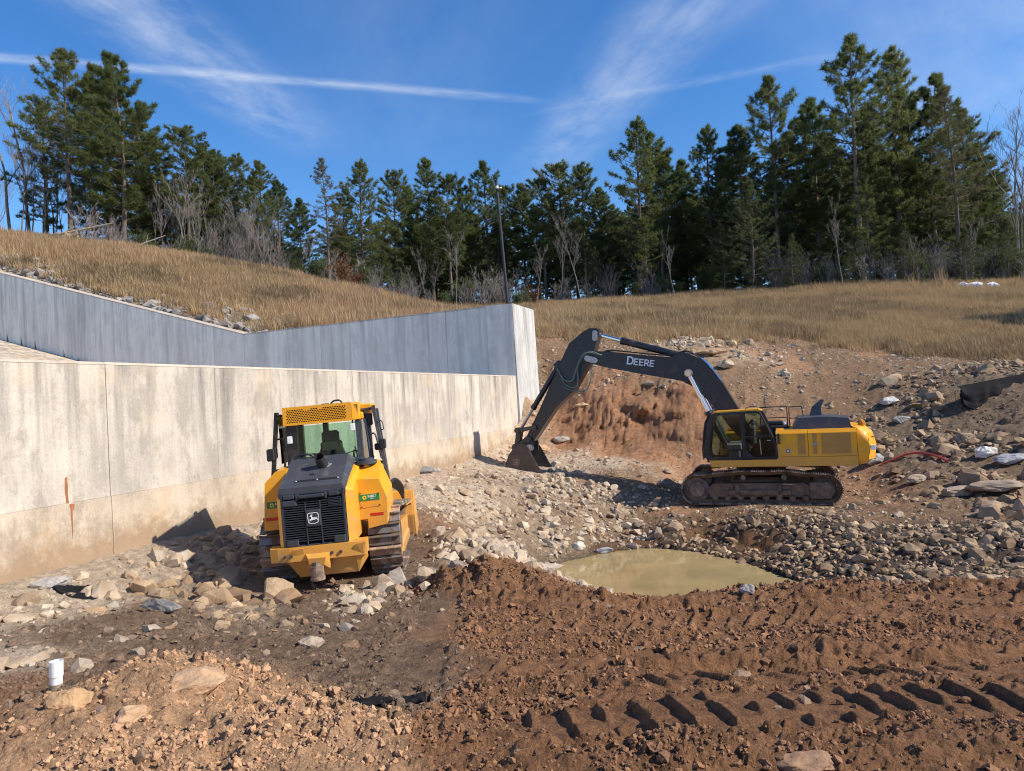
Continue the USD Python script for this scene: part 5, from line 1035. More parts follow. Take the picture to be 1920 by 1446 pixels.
def pine(seed, H, crown_from, rad, whorl=.70, per=5, tufts=11, blades=9, bl=.42, bw=.026, droop=0., top_round=.0, gaps=.20, up=.3, dead=True):
    r = np.random.default_rng(seed)
    bend = r.normal(0, .012, 2)
    def axis(z):
        return np.array([bend[0]*z*math.sin(z*.21), bend[1]*z*math.sin(z*.17 + 1), z])
    zs = np.linspace(-.6, H*.985, 16)
    trunk = tube([axis(z) for z in zs], [(.0125*H)*(1 - .93*max(z, 0)/H) + .012 for z in zs], 7)
    wood, C, Dv = [], [], []
    z = crown_from*H; k = 0
    while z < H*.985:
        f = (z/H - crown_from)/(1 - crown_from)
        prof = rad * (min(1., (1 - f)/ (.62 - .35*top_round))**.8) * min(1., .55 + f*2.2)
        for j in range(per):
            if r.random() < gaps: continue
            a = k*2.4 + j*2*np.pi/per + r.normal(0, .25)
            L = prof * r.choice([.5, .75, 1., 1.15, 1.35]) * r.uniform(.85, 1.1)
            el = up*.2 + up*1.3*f + r.normal(0, .12) - droop*(1 - f)
            p0 = axis(z + r.uniform(-.12, .12))
            h = np.array([math.cos(a), math.sin(a), 0])
            t = np.linspace(0, 1, 5)
            pts = p0 + np.outer(t*L*math.cos(el), h) + np.outer(t*L*math.sin(el) + (t**2)*L*(.10 + .12*f) - droop*.3*L*t*(1-t), [0, 0, 1])
            wood.append(tube(pts, np.linspace(.016 + .009*L, .008, 5), 4))
            m = max(4, int(tufts * (.35 + .65*L/rad)))
            tt = .22 + .78*np.sqrt(r.random(m))
            side = np.array([-h[1], h[0], 0])
            spread = (.16 + .30*L*(1.1 - tt)) 
            off = np.outer(r.uniform(-1, 1, m)*spread, side) + np.outer(r.normal(0, .07, m) + .05, [0, 0, 1])
            base = np.stack([np.interp(tt, t, pts[:, i]) for i in range(3)], 1) + off
            fwd = h*.6 + np.array([0, 0, .45])
            C.append(np.repeat(base, blades, 0)); Dv.append(np.repeat(fwd[None], m*blades, 0))
        z += whorl * r.uniform(.75, 1.25) * (1 - .35*f); k += 1
    if dead:
        for _ in range(int(10*crown_from + 3)):
            z = r.uniform(.12, max(crown_from, .2))*H; a = r.uniform(0, 6.28); L = r.uniform(.6, 2.2)
            p0 = axis(z); wood.append(tube([p0, p0 + [math.cos(a)*L*.6, math.sin(a)*L*.6, .05*L], p0 + [math.cos(a)*L, math.sin(a)*L, -.1*L]], [.028, .02, .010], 3))
    C, Dv = np.concatenate(C), np.concatenate(Dv)
    d = Dv + r.normal(0, .62, Dv.shape); d /= np.linalg.norm(d, axis=1, keepdims=True)
    C = C + r.normal(0, .05, C.shape)
    v, f_ = tris_at(C, d, bl*r.uniform(.6, 1.25, len(C)), bw*r.uniform(.7, 1.3, len(C)), r)
    return trunk, cat(wood), (v, f_)

def bare_tree(seed, H, levels=4, spread=.45, base=.010, fork_from=.35, kids=(5, 4, 4, 3)):
    r = np.random.default_rng(seed)
    segs = {0: [], 1: []}
    def grow(p, d, L, rad, lev):
        n = 5; pts = [p]
        for i in range(n):
            d = d + r.normal(0, .07 + .03*lev, 3) + np.array([0, 0, .06]); d /= np.linalg.norm(d)
            pts.append(pts[-1] + d*L/n)
        pts = np.array(pts)
        segs[0 if lev == 0 else 1].append(tube(pts, np.linspace(rad, max(rad*(.25 if lev == 0 else .35), .008), n + 1), 6 if lev == 0 else (4 if lev == 1 else 3)))
        if lev + 1 >= levels: return
        for k in range(kids[lev] + int(r.integers(0, 2)) + (3 if lev == 0 else 0)):
            t = r.uniform(fork_from if lev == 0 else .25, 1.0); i = min(int(t*n), n - 1)
            q = pts[i] + (pts[i+1] - pts[i])*(t*n - i)
            a = r.uniform(0, 6.28); s = np.array([math.cos(a), math.sin(a), 0])
            nd = d*(1 - spread) + s*spread*r.uniform(.8, 1.3) + np.array([0, 0, .25]); nd /= np.linalg.norm(nd)
            grow(q, nd, L*r.uniform(.30, .52)*(1.15 - .5*t), max(rad*(1 - .7*t)*.5, .010), lev + 1)
    grow(np.array([0, 0, -.5]), np.array([0, 0, 1.]), H, base*H + .02, 0)
    return cat(segs[0]), cat(segs[1])

P_H = 20.0
SPEC = dict(
    A=dict(seed=1, H=P_H, crown_from=.40, rad=3.4, tufts=28, gaps=.30, up=.42, blades=12),
    A2=dict(seed=2, H=P_H, crown_from=.24, rad=3.7, tufts=28, gaps=.26, up=.4, blades=12),
    B=dict(seed=3, H=P_H, crown_from=.20, rad=4.2, tufts=36, gaps=.18, up=.3, blades=13),
    R=dict(seed=4, H=P_H, crown_from=.34, rad=3.8, tufts=32, gaps=.20, up=.3, blades=13, top_round=.9),
    R2=dict(seed=5, H=P_H, crown_from=.28, rad=3.4, tufts=30, gaps=.24, up=.38, blades=13, top_round=.7),
    S=dict(seed=6, H=P_H, crown_from=.30, rad=2.9, tufts=13, gaps=.25, up=.12, blades=9, droop=.1),
    D=dict(seed=7, H=P_H, crown_from=.06, rad=4.3, tufts=38, gaps=.12, up=.22, blades=13),
    Y=dict(seed=8, H=P_H, crown_from=.06, rad=4.6, tufts=28, gaps=.12, up=.35, blades=11, bl=.42, bw=.04, whorl=.9))
MATS = dict(A=(needle_a), A2=needle_a, B=needle_a, R=needle_a, R2=needle_a, S=needle_s, D=needle_b, Y=needle_y)
WOODS = dict(A='white pine', A2='white pine', B='white pine', R='pitch pine', R2='pitch pine', S='sparse pine', D='fir', Y='young pine')
protos, nominal = {}, {}
def plant(kind, x, y, H, label, group, rot=None, sink=.15, lean=None):
    rot = rng.uniform(0, 2*np.pi) if rot is None else rot
    s = H / nominal_height(kind)
    c, n = math.cos(rot)*s, math.sin(rot)*s
    m = frame([x, y, float(height(x, y)) - sink], [c, n, 0], [-n, c, 0], [0, 0, s])
    if lean: m[2, :3] = [lean[0]*s, lean[1]*s, s]
    nm, ct = TREE_NAME[kind]
    if kind not in protos:
        t = thing(nm, label, ct, m, group); make_tree(kind, t); protos[kind] = t
        return t
    return copy_of(protos[kind], nm, m, label, ct, group)
def nominal_height(kind):
    return {'H': 16., 'H2': 15., 'H3': 9., 'U': 4., 'U2': 3.2, 'E': 2.6, 'L': 3.0}.get(kind, P_H)
TREE_NAME = dict({k: ('pine_tree', 'tree') for k in 'A A2 B R R2 S D Y'.split()}, H=('bare_tree', 'tree'), H2=('bare_tree', 'tree'), H3=('bare_tree', 'tree'), U=('bare_bush', 'bush'), U2=('bare_bush', 'bush'), E=('evergreen_bush', 'bush'), L=('russet_bush', 'bush'))
def make_tree(kind, t):
    if kind in SPEC:
        tr, br, lf = pine(**SPEC[kind])
        obj('trunk', tr, bark, t, smooth=True); obj('branches', br, bark, t); obj('crown', lf, MATS[kind], t)
    elif kind in ('H', 'H2', 'H3'):
        tr, br = bare_tree(*{'H': (11, 16., 4, .42), 'H2': (12, 15., 4, .32, .006, .45, (6, 5, 4, 3)), 'H3': (13, 9., 4, .34, .0055, .3, (6, 5, 4, 3))}[kind])
        mt = {'H': bark_grey, 'H2': bark_pale, 'H3': bark_pale}[kind]
        obj('trunk', tr, mt, t, smooth=True); obj('crown', br, mt, t)
    elif kind in ('U', 'U2'):
        r = np.random.default_rng(20 if kind == 'U' else 21); st = []
        for _ in range(9 if kind == 'U' else 7):
            tr, br = bare_tree(int(r.integers(1e6)), nominal_height(kind)*r.uniform(.6, 1.), 3, .5, .0045, .2, (5, 3, 3))
            a, l = r.uniform(0, 6.28), r.uniform(.05, .35)
            M_ = np.eye(4); M_[0, 2], M_[1, 2] = l*math.cos(a), l*math.sin(a); M_[0, 3], M_[1, 3] = r.normal(0, .25, 2)
            for m_ in (tr, br):
                m_.apply_transform(M_); st.append(m_)
        obj('stems', cat(st), bark_grey, t)
    else:
        r = np.random.default_rng(30 if kind == 'E' else 31); st, C, Dv = [], [], []
        Hh = nominal_height(kind)
        for _ in range(14):
            a, l = r.uniform(0, 6.28), r.uniform(.1, .7)
            p1 = np.array([math.cos(a)*l*Hh*.55, math.sin(a)*l*Hh*.55, Hh*r.uniform(.6, 1.)])
            pts = np.array([[0, 0, -.2], p1*[.35, .35, .5], p1]); st.append(tube(pts, [.03, .02, .008], 4))
            m_ = 60 if kind == 'E' else 26
            tt = r.uniform(.15, 1., m_); c = np.stack([np.interp(tt, [0, .5, 1], pts[:, i]) for i in range(3)], 1) + r.normal(0, .2, (m_, 3))
            C.append(np.repeat(c, 5, 0)); Dv.append(r.normal(0, 1, (m_*5, 3)) + [0, 0, .4])
        C, Dv = np.concatenate(C), np.concatenate(Dv); Dv /= np.linalg.norm(Dv, axis=1, keepdims=True)
        C[:, 2] = np.maximum(C[:, 2], .1)
        v, f_ = tris_at(C, Dv, r.uniform(.1, .24, len(C)), r.uniform(.02, .05, len(C)), r)
        obj('stems', cat(st), bark_grey, t); obj('foliage', (v, f_), needle_b if kind == 'E' else dead_leaf, t)

F_ = 1331.
def ray(px, py):
    xi, yi = (px - 960)/F_, -(py - 723)/F_
    a, b = xi*math.cos(ROLL) + yi*math.sin(ROLL), -xi*math.sin(ROLL) + yi*math.cos(ROLL)
    return np.array([a, math.cos(PITCH) - math.sin(PITCH)*b, math.sin(PITCH) + math.cos(PITCH)*b])

# measured crown tips (bearing tan, elevation tan at the tip), distance and kind of the trees that show singly
TREES = """118,92,66,A,tall irregular pine at the left end, its top crossing the vapour trail
78,190,72,A2,thinner pine just left of the tallest left-hand pine
166,150,71,A2,pine squeezed between the two tallest trees of the left-hand clump
217,97,67,B,tallest dense pine of the left-hand clump, widest at mid height
188,118,75,B,dense pine behind the pair of tallest left-hand pines
252,190,70,B,broad pine on the right flank of the tall left-hand clump
277,268,73,R,lower pine at the right foot of the tall left-hand clump
345,238,69,R,round-topped pine standing alone to the right of the tall left-hand clump
378,266,73,R2,round-topped pine touching the right side of the rounder lone pine
402,286,76,R,yellowish round-topped pine above the pale bare trunks
442,292,73,R,olive round-topped pine above the middle of the grass hill
486,303,71,A,open-crowned pine leaning out over the dip right of the round-topped pines
518,338,76,D,small dark pine in the dip of the treeline
560,372,80,D,lowest dark pine in the dip of the treeline
606,297,64,S,sparse brownish pine with a long bare trunk at the forest edge
672,300,76,A2,bluish pine just right of the sparse brown pine
640,352,82,B,dark pine behind the sparse brown pine
735,322,80,R2,slim pine left of the pair behind the grass nose
766,346,86,B,low broad pine behind the slim pines
800,297,82,A2,pine with a pointed top midway between the sparse pine and the light pole
836,330,80,R,rounded pine left of the light pole
864,350,86,R2,rounded pine deep in the row left of the light pole
906,305,84,A,pointed pine immediately left of the light pole
942,350,88,R,rounded pine directly behind the light pole
976,345,86,D,dark rounded pine immediately right of the light pole
1013,335,82,R,rounded pine above the end of the grey wall
1046,308,82,R,rounded pine left of two matching rounded crowns
1089,306,81,R2,rounded pine right of two matching rounded crowns
1122,352,86,D,dark pine filling the gap left of the big mid-right pine
1190,222,76,A2,large upright pine standing clear above the excavator boom
1226,250,80,B,dense pine shoulder on the right of the large upright pine
1242,285,82,D,dark fir in the hollow right of the large upright pine
1275,300,84,D,dark fir low in the saddle of the right-hand wood
1322,236,78,A2,pointed pine on the left slope of the right-hand wood
1354,292,80,D,dark fir between two pointed pines
1382,236,76,D,almost black fir before the tall open pine
1440,148,75,A,tall open pine with dark stem above the excavator cab
1472,250,80,D,dark fir right of the tall open pine
1520,184,78,D,dark narrow pine between the two tallest right-hand pines
1548,245,80,B,dense pine under the tallest right-hand pine
1590,68,69,A,tallest pine of the whole right-hand wood, open at the top
1622,200,73,D,dark fir beneath the tallest right-hand pine
1667,95,71,A2,second tallest pine of the right-hand wood
1702,165,73,B,dense pine right of the second tallest one
1738,142,71,B,broad dense pine near the right edge of the wood
1776,160,64,S,thin-crowned pine with a long bare reddish stem
1802,200,72,A2,pine with long branches reaching to the right sky
1832,270,73,D,dark pine at the right shoulder of the wood
1862,320,75,D,last dark pine before the bare trees on the right
1620,330,66,A2,pine with a dark straight trunk in front of the right-hand wood
1206,410,72,R2,small pine with a pale bare stem before the large upright pine
1402,332,68,Y,pale feathery young pine at the edge above the excavator cab
1352,420,70,Y,wide low young pine left of the feathery one
1482,440,66,Y,greyish young pine right of the feathery one
1692,420,63,Y,young pine at the forest foot below the second tallest pine
1806,430,61,Y,broad young pine at the forest foot near the right edge
1884,410,62,Y,young pine nearest the right edge of the view
1590,470,64,Y,low young pine beside the dark straight trunk
1110,455,78,Y,low young pine at the forest foot above the boom tip
715,470,76,Y,low young pine in the shade behind the grass nose
455,420,70,Y,low young pine under the olive round-topped pine"""
for line in TREES.split('\n'):
    a, b, D, kind, label = line.split(',', 4)
    r = ray(float(a), float(b)); p = r * float(D) / r[1]
    gz = float(height(p[0], p[1]))
    plant(kind, p[0], p[1], max(3., p[2] - gz + .15), label, 'pines along the edge of the wood')
# the deeper rows, alike and half hidden
for i in range(215):
    px = rng.uniform(330, 1960); D = rng.uniform(84, 118) if i < 160 else rng.uniform(112, 132)
    if px < 560: D = rng.uniform(80, 96)
    r = ray(px, 500); x, y = r[0]/r[1]*D, D
    gz = float(height(x, y))
    tops = np.interp(px, [300, 420, 560, 900, 1100, 1300, 1500, 1700, 1900, 2000], [330, 345, 425, 375, 380, 345, 300, 250, 370, 380]) + rng.uniform(10, 90)
    rt = ray(px, tops); H = max(7., rt[2]/rt[1]*D - gz)
    k = rng.choice(['B', 'D', 'R', 'R2', 'D', 'B'])
    w_ = ['behind the round-topped pines', 'behind the sparse brown pine', 'behind the grass nose', 'behind the light pole', 'behind the large upright pine', 'behind the tall open pine', 'behind the tallest right-hand pine', 'near the right end of the wood'][int(np.searchsorted([520, 680, 840, 1050, 1280, 1500, 1720], px))]
    w_ = {'B': 'dense', 'D': 'dark', 'R': 'rounded', 'R2': 'slim rounded'}[str(k)] + ' pine half hidden in the deeper rows ' + w_
    plant(str(k), x, y, H, w_, w_)
for i in range(14):                                # thin stand left of the tall clump
    px = rng.uniform(150, 470); D = rng.uniform(70, 90); r = ray(px, 400); x, y = r[0]/r[1]*D, D
    plant(rng.choice(['A', 'R', 'A2']), x, y, rng.uniform(9, 13), 'pine half hidden among the stems of the left-hand clump', 'pines among the stems of the left-hand clump')
# bare hardwoods
for px, top, D, k, label in [(12, 190, 70, 'H', 'bare grey hardwood at the very left edge of the view'), (48, 172, 72, 'H', 'tall bare grey hardwood left of the tallest left-hand pine'), (28, 250, 66, 'H2', 'slim pale bare hardwood between the two grey ones at the left edge'),
                             (70, 330, 68, 'H2', 'short pale bare hardwood under the left-hand pines'), (4, 300, 64, 'H3', 'low bare hardwood by the left edge of the hill'), (140, 330, 70, 'H2', 'bare pale hardwood between the trunks of the left-hand pines'), (98, 300, 76, 'H', 'bare hardwood seen behind the tall left-hand pine'),
                             (1894, 235, 68, 'H', 'tall bare purple-grey hardwood at the right end of the wood'), (1916, 262, 70, 'H', 'bare hardwood cut by the right edge of the view'), (1872, 300, 74, 'H2', 'bare hardwood beside the last dark pine'), (1852, 250, 78, 'H', 'bare hardwood topping the last dark pine'), (1935, 230, 66, 'H', 'bare hardwood just at the right margin'), (1905, 330, 64, 'H3', 'low bare hardwood at the right forest edge')]:
    r = ray(px, top); p = r*D/r[1]
    plant(k, p[0], p[1], max(4., p[2] - float(height(p[0], p[1]))), label, 'bare hardwoods at the ends of the wood')
for i in range(16):
    left = i < 7
    px = rng.uniform(-20, 130) if left else rng.uniform(1845, 1990); D = rng.uniform(66, 84); r = ray(px, 480); x, y = r[0]/r[1]*D, D
    plant(rng.choice(['H', 'H2']), x, y, rng.uniform(9, 14.5), 'slim bare hardwood of the leafless stand at the ' + ('left edge of the hill' if left else 'right end of the wood'), 'leafless stand at the ' + ('left' if left else 'right'))
for i in range(24):
    px = rng.uniform(285, 520); D = rng.uniform(64, 72); r = ray(px, 470); x, y = r[0]/r[1]*D, D
    plant(rng.choice(['H2', 'H3']), x, y, rng.uniform(5, 8.5), 'pale bare trunk on the hill edge under the round-topped pines', 'pale bare trunks on the hill edge')
for i in range(12):
    px = rng.uniform(560, 1130); D = rng.uniform(68, 80); r = ray(px, 500); x, y = r[0]/r[1]*D, D
    plant(rng.choice(['H3', 'H3', 'H2']), x, y, rng.uniform(4, 8.), *['slender bare sapling ' + ['below the dip of the treeline', 'below the slim pines', 'left of the light pole', 'right of the light pole'][int(np.searchsorted([660, 800, 945], px))]]*2)
for i in range(3):
    px = rng.uniform(1130, 1900); D = rng.uniform(63, 72) if px < 1500 else rng.uniform(60, 66); r = ray(px, 500); x, y = r[0]/r[1]*D, D
    plant(rng.choice(['H3', 'H2']), x, y, rng.uniform(4, 7.5), 'slender bare sapling at the foot of the right-hand wood', 'bare saplings at the right-hand wood')
for i in range(120):
    px = rng.uniform(150, 1930); lo = np.interp(px, [0, 500, 900, 1300, 1600, 1920], [59, 62, 74, 71, 64, 61]); D = lo + rng.uniform(0, 5); r = ray(px, 520); x, y = r[0]/r[1]*D, D
    k = str(rng.choice(['U', 'U2', 'E', 'E', 'U']))
    w_ = {'U': 'bare grey brush', 'U2': 'thin bare brush', 'E': 'low evergreen bush'}[k] + ' at the foot of the wood ' + ['under the left-hand pines', 'above the grass hill', 'behind the grass nose', 'behind the grey wall end', 'above the boom', 'above the excavator cab', 'above the rock slope', 'near the right edge'][int(np.searchsorted([330, 560, 780, 1000, 1200, 1450, 1700], px))]
    plant(k, x, y, rng.uniform(1.6, 3.2) if k == 'E' else rng.uniform(2.2, 5.2), w_, w_)
for px, D, h, label in [(642, 58, 3.2, 'russet-leaved shrub below the sparse brown pine'), (668, 60, 2.4, 'smaller russet shrub right of the leafy one'), (1000, 72, 2.6, 'russet shrub near the end of the grey wall')]:
    r = ray(px, 520); plant('L', r[0]/r[1]*D, D, h, label, None)
r = ray(700, 575); plant('U', r[0]/r[1]*50.5, 50.5, 2.6, 'bare twiggy shrub on the nose of the grass hill', None)
# trees beyond the right edge of the view; their shade falls on the right of the field
for x, y, H in ((51, 34, 19), (47, 25, 17), (40, 20, 14), (62, 44, 18)):
    plant('B', x, y, H, 'dense pine beyond the right edge, shading the field', 'pines beyond the right edge')
# fallen and stumped
r = ray(300, 455)
st = thing('fallen_trunk', 'thin pale trunk leaning fallen across the hill edge under the left-hand pines', 'fallen trunk')
def gp(px, D, dz=0.):
    r = ray(px, 480); x = r[0]/r[1]*D; return np.array([x, D, float(height(x, D)) + dz])
obj('trunk', tube([gp(242, 57, .1), gp(275, 59, 1.0), gp(312, 62, 2.1)], [.055, .045, .03], 7), bark_grey, st)
obj('broken_limb', tube([gp(275, 59, 1.0), gp(280, 59.5, 1.8)], [.03, .015], 5), bark_grey, st)
sb = gp(130, 57.5, 0)
sp_ = thing('tree_stump', 'upturned pale root stump on the crest of the grass hill', 'stump')
rs_ = np.random.default_rng(77)
obj('root_plate', cat([tube([sb + [0, 0, .3], sb + [rs_.normal(0, .5), rs_.normal(0, .3), rs_.uniform(.4, 1.)], sb + [rs_.normal(0, 1.0), rs_.normal(0, .4), rs_.uniform(.1, 1.5)]], [.2, .12, .04], 6) for _ in range(16)]), M('weathered_root', (.40, .29, .18), .9, var=.25), sp_)
obj('stump_trunk', tube([sb + [-.2, 0, .3], sb + [.9, .4, .45]], [.13, .10], 9), bark_grey, sp_)

# ------------------------------------------------------------------ dry grass
def grass_tuft(seed, n, h, spread, bend=.4, w=.008):
    r = np.random.default_rng(seed); V, Fc = [], []
    for i in range(n):
        a = r.uniform(0, 6.28); b = r.normal(0, spread*.4, 2); H = h*r.uniform(.45, 1.1); k = bend*r.uniform(.3, 1.5)*H
        d = np.array([math.cos(a), math.sin(a), 0]); s = np.array([-d[1], d[0], 0])*w*r.uniform(.7, 1.5); o = np.array([b[0], b[1], -.03])
        m = o + d*k*.35 + [0, 0, H*.6]; t = o + d*k + [0, 0, H]
        j = len(V); V += [o - s, o + s, m - s*.8, m + s*.8, t]; Fc += [(j, j+1, j+3), (j, j+3, j+2), (j+2, j+3, j+4)]
    return np.array(V), np.array(Fc)
straw = leaf_mat('dry_grass', (.40, .28, .15), (.60, .445, .265), .3)
straw_red = leaf_mat('russet_grass', (.40, .26, .14), (.56, .41, .25), .3)
straw_dark = leaf_mat('dull_grass', (.22, .16, .095), (.36, .27, .165), .3)
gp_ = [grass_tuft(40 + i, 30, .50, .55, .55, .009) for i in range(4)] + [grass_tuft(50 + i, 26, .75, .45, .35, .009) for i in range(3)]
gm_ = [straw, straw, straw, straw_dark, straw_red, straw_red, straw]
N = 190000
ga = rng.uniform(-AZ_IN, AZ_IN, N); grr = np.sqrt(rng.uniform(33**2, 82**2, N))
gx, gy = grr*np.sin(ga), grr*np.cos(ga)
S2, N2 = sn_of(gx, gy)
zw = zone_weights(gx, gy)
wF = zw[:, ZONES.index('F')] + .35*zw[:, ZONES.index('K')]
patch = fb(gx, gy, .28, 4, 61)
keep = (rng.random(N) < wF * np.clip(.10 + 2.3*(patch - .29), .08, 1.)) & ~((-N2 > -.6) & (S2 < 6.9)) & ~((S2 < 8.6) & (-N2 > -.5) & (-N2 < 1.6))
gx, gy, patch = gx[keep], gy[keep], patch[keep]
gz = height(gx, gy)
red = (gx < -2) & (fb(gx, gy, .12, 3, 62) > .47)
dk = fb(gx, gy, .2, 3, 63) > .54
idx = rng.integers(0, 3, len(gx)); idx = np.where(red & (rng.random(len(gx)) < .75), rng.integers(4, 6, len(gx)), idx); idx = np.where(dk & (rng.random(len(gx)) < .6), 3, idx); idx = np.where(rng.random(len(gx)) < .05, 6, idx)
scl = rng.uniform(.6, 1.25, len(gx)) * np.where(idx > 3, 1.0, 1.0)
scatter('dry_grass', gp_, gm_, np.stack([gx, gy, gz], -1), scl, rng.uniform(0, 6.28, len(gx)), .25, idx, 'stuff', 'straw-coloured dry grass covering the hill and the sloping field')
for px, D, h, label in [(1762, 58, 2.0, 'tall upright clump of dry grass standing above the field'), (1707, 59, 1.5, 'smaller tall grass clump left of the upright one'), (1905, 57, 1.2, 'tall grass clump near the right edge of the field'), (1530, 61, 1.1, 'tall dry grass clump in front of the young pines'), (795, 47.5, 1.2, 'tall dry grass clump on the tip of the grass hill')]:
    p = gp(px, D); t = grass_tuft(int(px), 70, h, .5, .18, .012)
    obj('tall_grass_clump', (t[0] + p, t[1]), straw, label=label, cat='grass clump')

# ------------------------------------------------------------------ stones
def stone(seed, n=15, flat=.62, lon=.8):
    r = np.random.default_rng(seed)
    p = r.normal(size=(n, 3)); p /= np.linalg.norm(p, axis=1, keepdims=True); p *= r.uniform(.82, 1.08, (n, 1))
    h = trimesh.convex.convex_hull(p * [1., lon, flat])
    h.apply_translation(-h.centroid)
    return h
def rock_mat(name, ramp, bump=.02, sat=None):
    return usdkit.material(stage, '/World/Looks/' + name, {'oi': ('object_info', {}), 'ra': ('rgb_ramp', {'ramp': ramp}), 'tc': ('texture_coordinate', {}), 'ge': ('geometry', {}),
        'n1': ('noise_texture', {'scale': 6.0, 'detail': 7.0, 'roughness': .68}), 'm1': ('map_range', {'from_min': .3, 'from_max': .7, 'to_min': .66, 'to_max': 1.28}), 'x1': ('mix_color', {'blend_type': 'multiply', 'fac': 1.0, 'use_clamp': False}),
        'n2': ('noise_texture', {'scale': 3.0, 'detail': 5.0}), 'm2': ('map_range', {'from_min': .47, 'from_max': .66, 'to_max': .75, 'clamp': True}), 'x2': ('mix_color', {'b': (.24, .15, .085)}),
        'n3': ('noise_texture', {'scale': 28.0, 'detail': 6.0, 'roughness': .7}), 'bu': ('bump', {'strength': .8, 'distance': bump}), 'p': ('principled_bsdf', {'roughness': .8, 'specular_ior_level': .3})},
        [('oi.random', 'ra.fac'), ('ge.position', 'n1.vector'), ('n1.fac', 'm1.value'), ('ra.color', 'x1.a'), ('m1.result', 'x1.b'), ('ge.position', 'n2.vector'), ('n2.fac', 'm2.value'), ('x1.result', 'x2.a'), ('m2.result', 'x2.fac'), ('x2.result', 'p.base_color'),
         ('ge.position', 'n3.vector'), ('n3.fac', 'bu.height'), ('bu.normal', 'p.normal')], surface='p.BSDF')
rock_pale = rock_mat('pale_rock', [(0, (.28, .205, .132)), (.2, (.46, .35, .235)), (.45, (.54, .43, .305)), (.6, (.38, .31, .235)), (.75, (.48, .355, .225)), (.88, (.26, .222, .18)), (1, (.52, .44, .34))])
rock_dark = rock_mat('brown_rock', [(0, (.16, .102, .056)), (.25, (.30, .20, .112)), (.5, (.42, .295, .175)), (.7, (.24, .178, .12)), (.85, (.34, .205, .10)), (1, (.52, .385, .24))])
rock_grey = rock_mat('grey_rock', [(0, (.18, .17, .155)), (.3, (.30, .285, .26)), (.6, (.23, .215, .195)), (.8, (.37, .345, .31)), (1, (.27, .235, .19))])
rock_mud = rock_mat('mud_caked_rock', [(0, (.20, .12, .07)), (.5, (.28, .19, .125)), (1, (.34, .26, .19))])
STONES = [stone(100 + i, 12 + (i % 5)*2, [.55, .7, .45, .8, .6][i % 5], [.8, .65, .9, .75, .7][i % 5]) for i in range(14)]

cell = (GX[1:-1, 1:-1]*0 + 1)
inside = (np.abs(np.where(AZ > np.pi, AZ - 2*np.pi, AZ)) < AZ_IN) & (RR > 3.0) & (RR < 48)
da = np.gradient(az)[:, None]; dl = np.gradient(lr)[None, :]
area = np.abs(RR*RR*da*dl)
rates = dict(T=2.5, M=2.2, B=7., L=125., X=55., G=60., R=60., P=20., S=60., D=140., F=.12, K=0.)
size_md = dict(T=.030, M=.028, B=.034, L=.076, X=.032, G=.036, R=.070, P=.14, S=.10, D=.066, F=.07, K=.05)
size_mx = dict(T=.11, M=.10, B=.13, L=.23, X=.2, G=.26, R=.32, P=.42, S=.45, D=.24, F=.2, K=.15)
size_sg = dict(T=.6, M=.6, B=.6, L=.62, X=.6, G=.8, R=.65, P=.5, S=.6, D=.55, F=.5, K=.3)
RX, RY, RS, RZ = [], [], [], []
blocked = ((U_ > -.25) & (S_ < 8.3))
for zi, zk in enumerate(ZONES):
    clump = np.clip(.25 + 2.2*(fb(GX, GY, .9, 3, 70 + zi) - .3), .1, 1.7)
    lam = np.where(inside & ~blocked, area * ZW[..., zi] * rates[zk] * clump, 0)
    n = rng.poisson(np.minimum(lam, 4)); w = np.argwhere(n > 0)
    rep = np.repeat(w, n[w[:, 0], w[:, 1]], 0)
    a = az[rep[:, 0]] + rng.uniform(-.5, .5, len(rep))*da[rep[:, 0], 0]; l = lr[rep[:, 1]] + rng.uniform(-.5, .5, len(rep))*dl[0, rep[:, 1]]
    RX.append(np.exp(l)*np.sin(a)); RY.append(np.exp(l)*np.cos(a)); RS.append(np.clip(rng.lognormal(np.log(size_md[zk]), size_sg[zk], len(rep)), .012, size_mx[zk])); RZ.append(np.full(len(rep), zi))
RX, RY, RS, RZ = map(np.concatenate, (RX, RY, RS, RZ))
# riprap along the top of the far wall
nr = 760
ru = rng.uniform(12.0, 38, nr); rsv = 6.45 + np.abs(rng.normal(0, 1.0, nr)) + .5*(rng.random(nr) < .3)
rxy = WB + np.outer(rsv, D1) - np.outer(ru, N1)
RX = np.r_[RX, rxy[:, 0]]; RY = np.r_[RY, rxy[:, 1]]; RS = np.r_[RS, np.clip(rng.lognormal(np.log(.26), .35, nr), .1, .55)]; RZ = np.r_[RZ, np.full(nr, 12)]
# keep stones out of the machines, the wall and the pond
def in_rect(x, y, cx, cy, fx, fy, lx, ly):
    dx, dy = x - cx, y - cy
    return (np.abs(dx*fx + dy*fy) < lx) & (np.abs(-dx*fy + dy*fx) < ly)
hz = height(RX, RY)
bad = (in_rect(RX, RY, 7.85, 22.98, -.935, .354, 2.5, 1.8) | in_rect(RX, RY, -3.1, 12.8, -.078, .997, 2.2, 1.3)) & (RS > .05)
bad |= in_rect(RX, RY, .35, 25.8, -.935, .354, .9, .8) & (RS > .05)
bad |= (pond_depth(RX, RY) > -.02) | (hz < WATER_Z - .02)
RX, RY, RS, RZ, hz = RX[~bad], RY[~bad], RS[~bad], RZ[~bad], hz[~bad]
_pip = np.hypot(RX + 3.62, RY - 5.5) < .45
RS = np.where(_pip, np.minimum(RS, .012), RS)
RP = np.stack([RX, RY, hz + RS*rng.uniform(-.35, .22, len(RS))], -1)
zname = list(ZONES) + ['W']
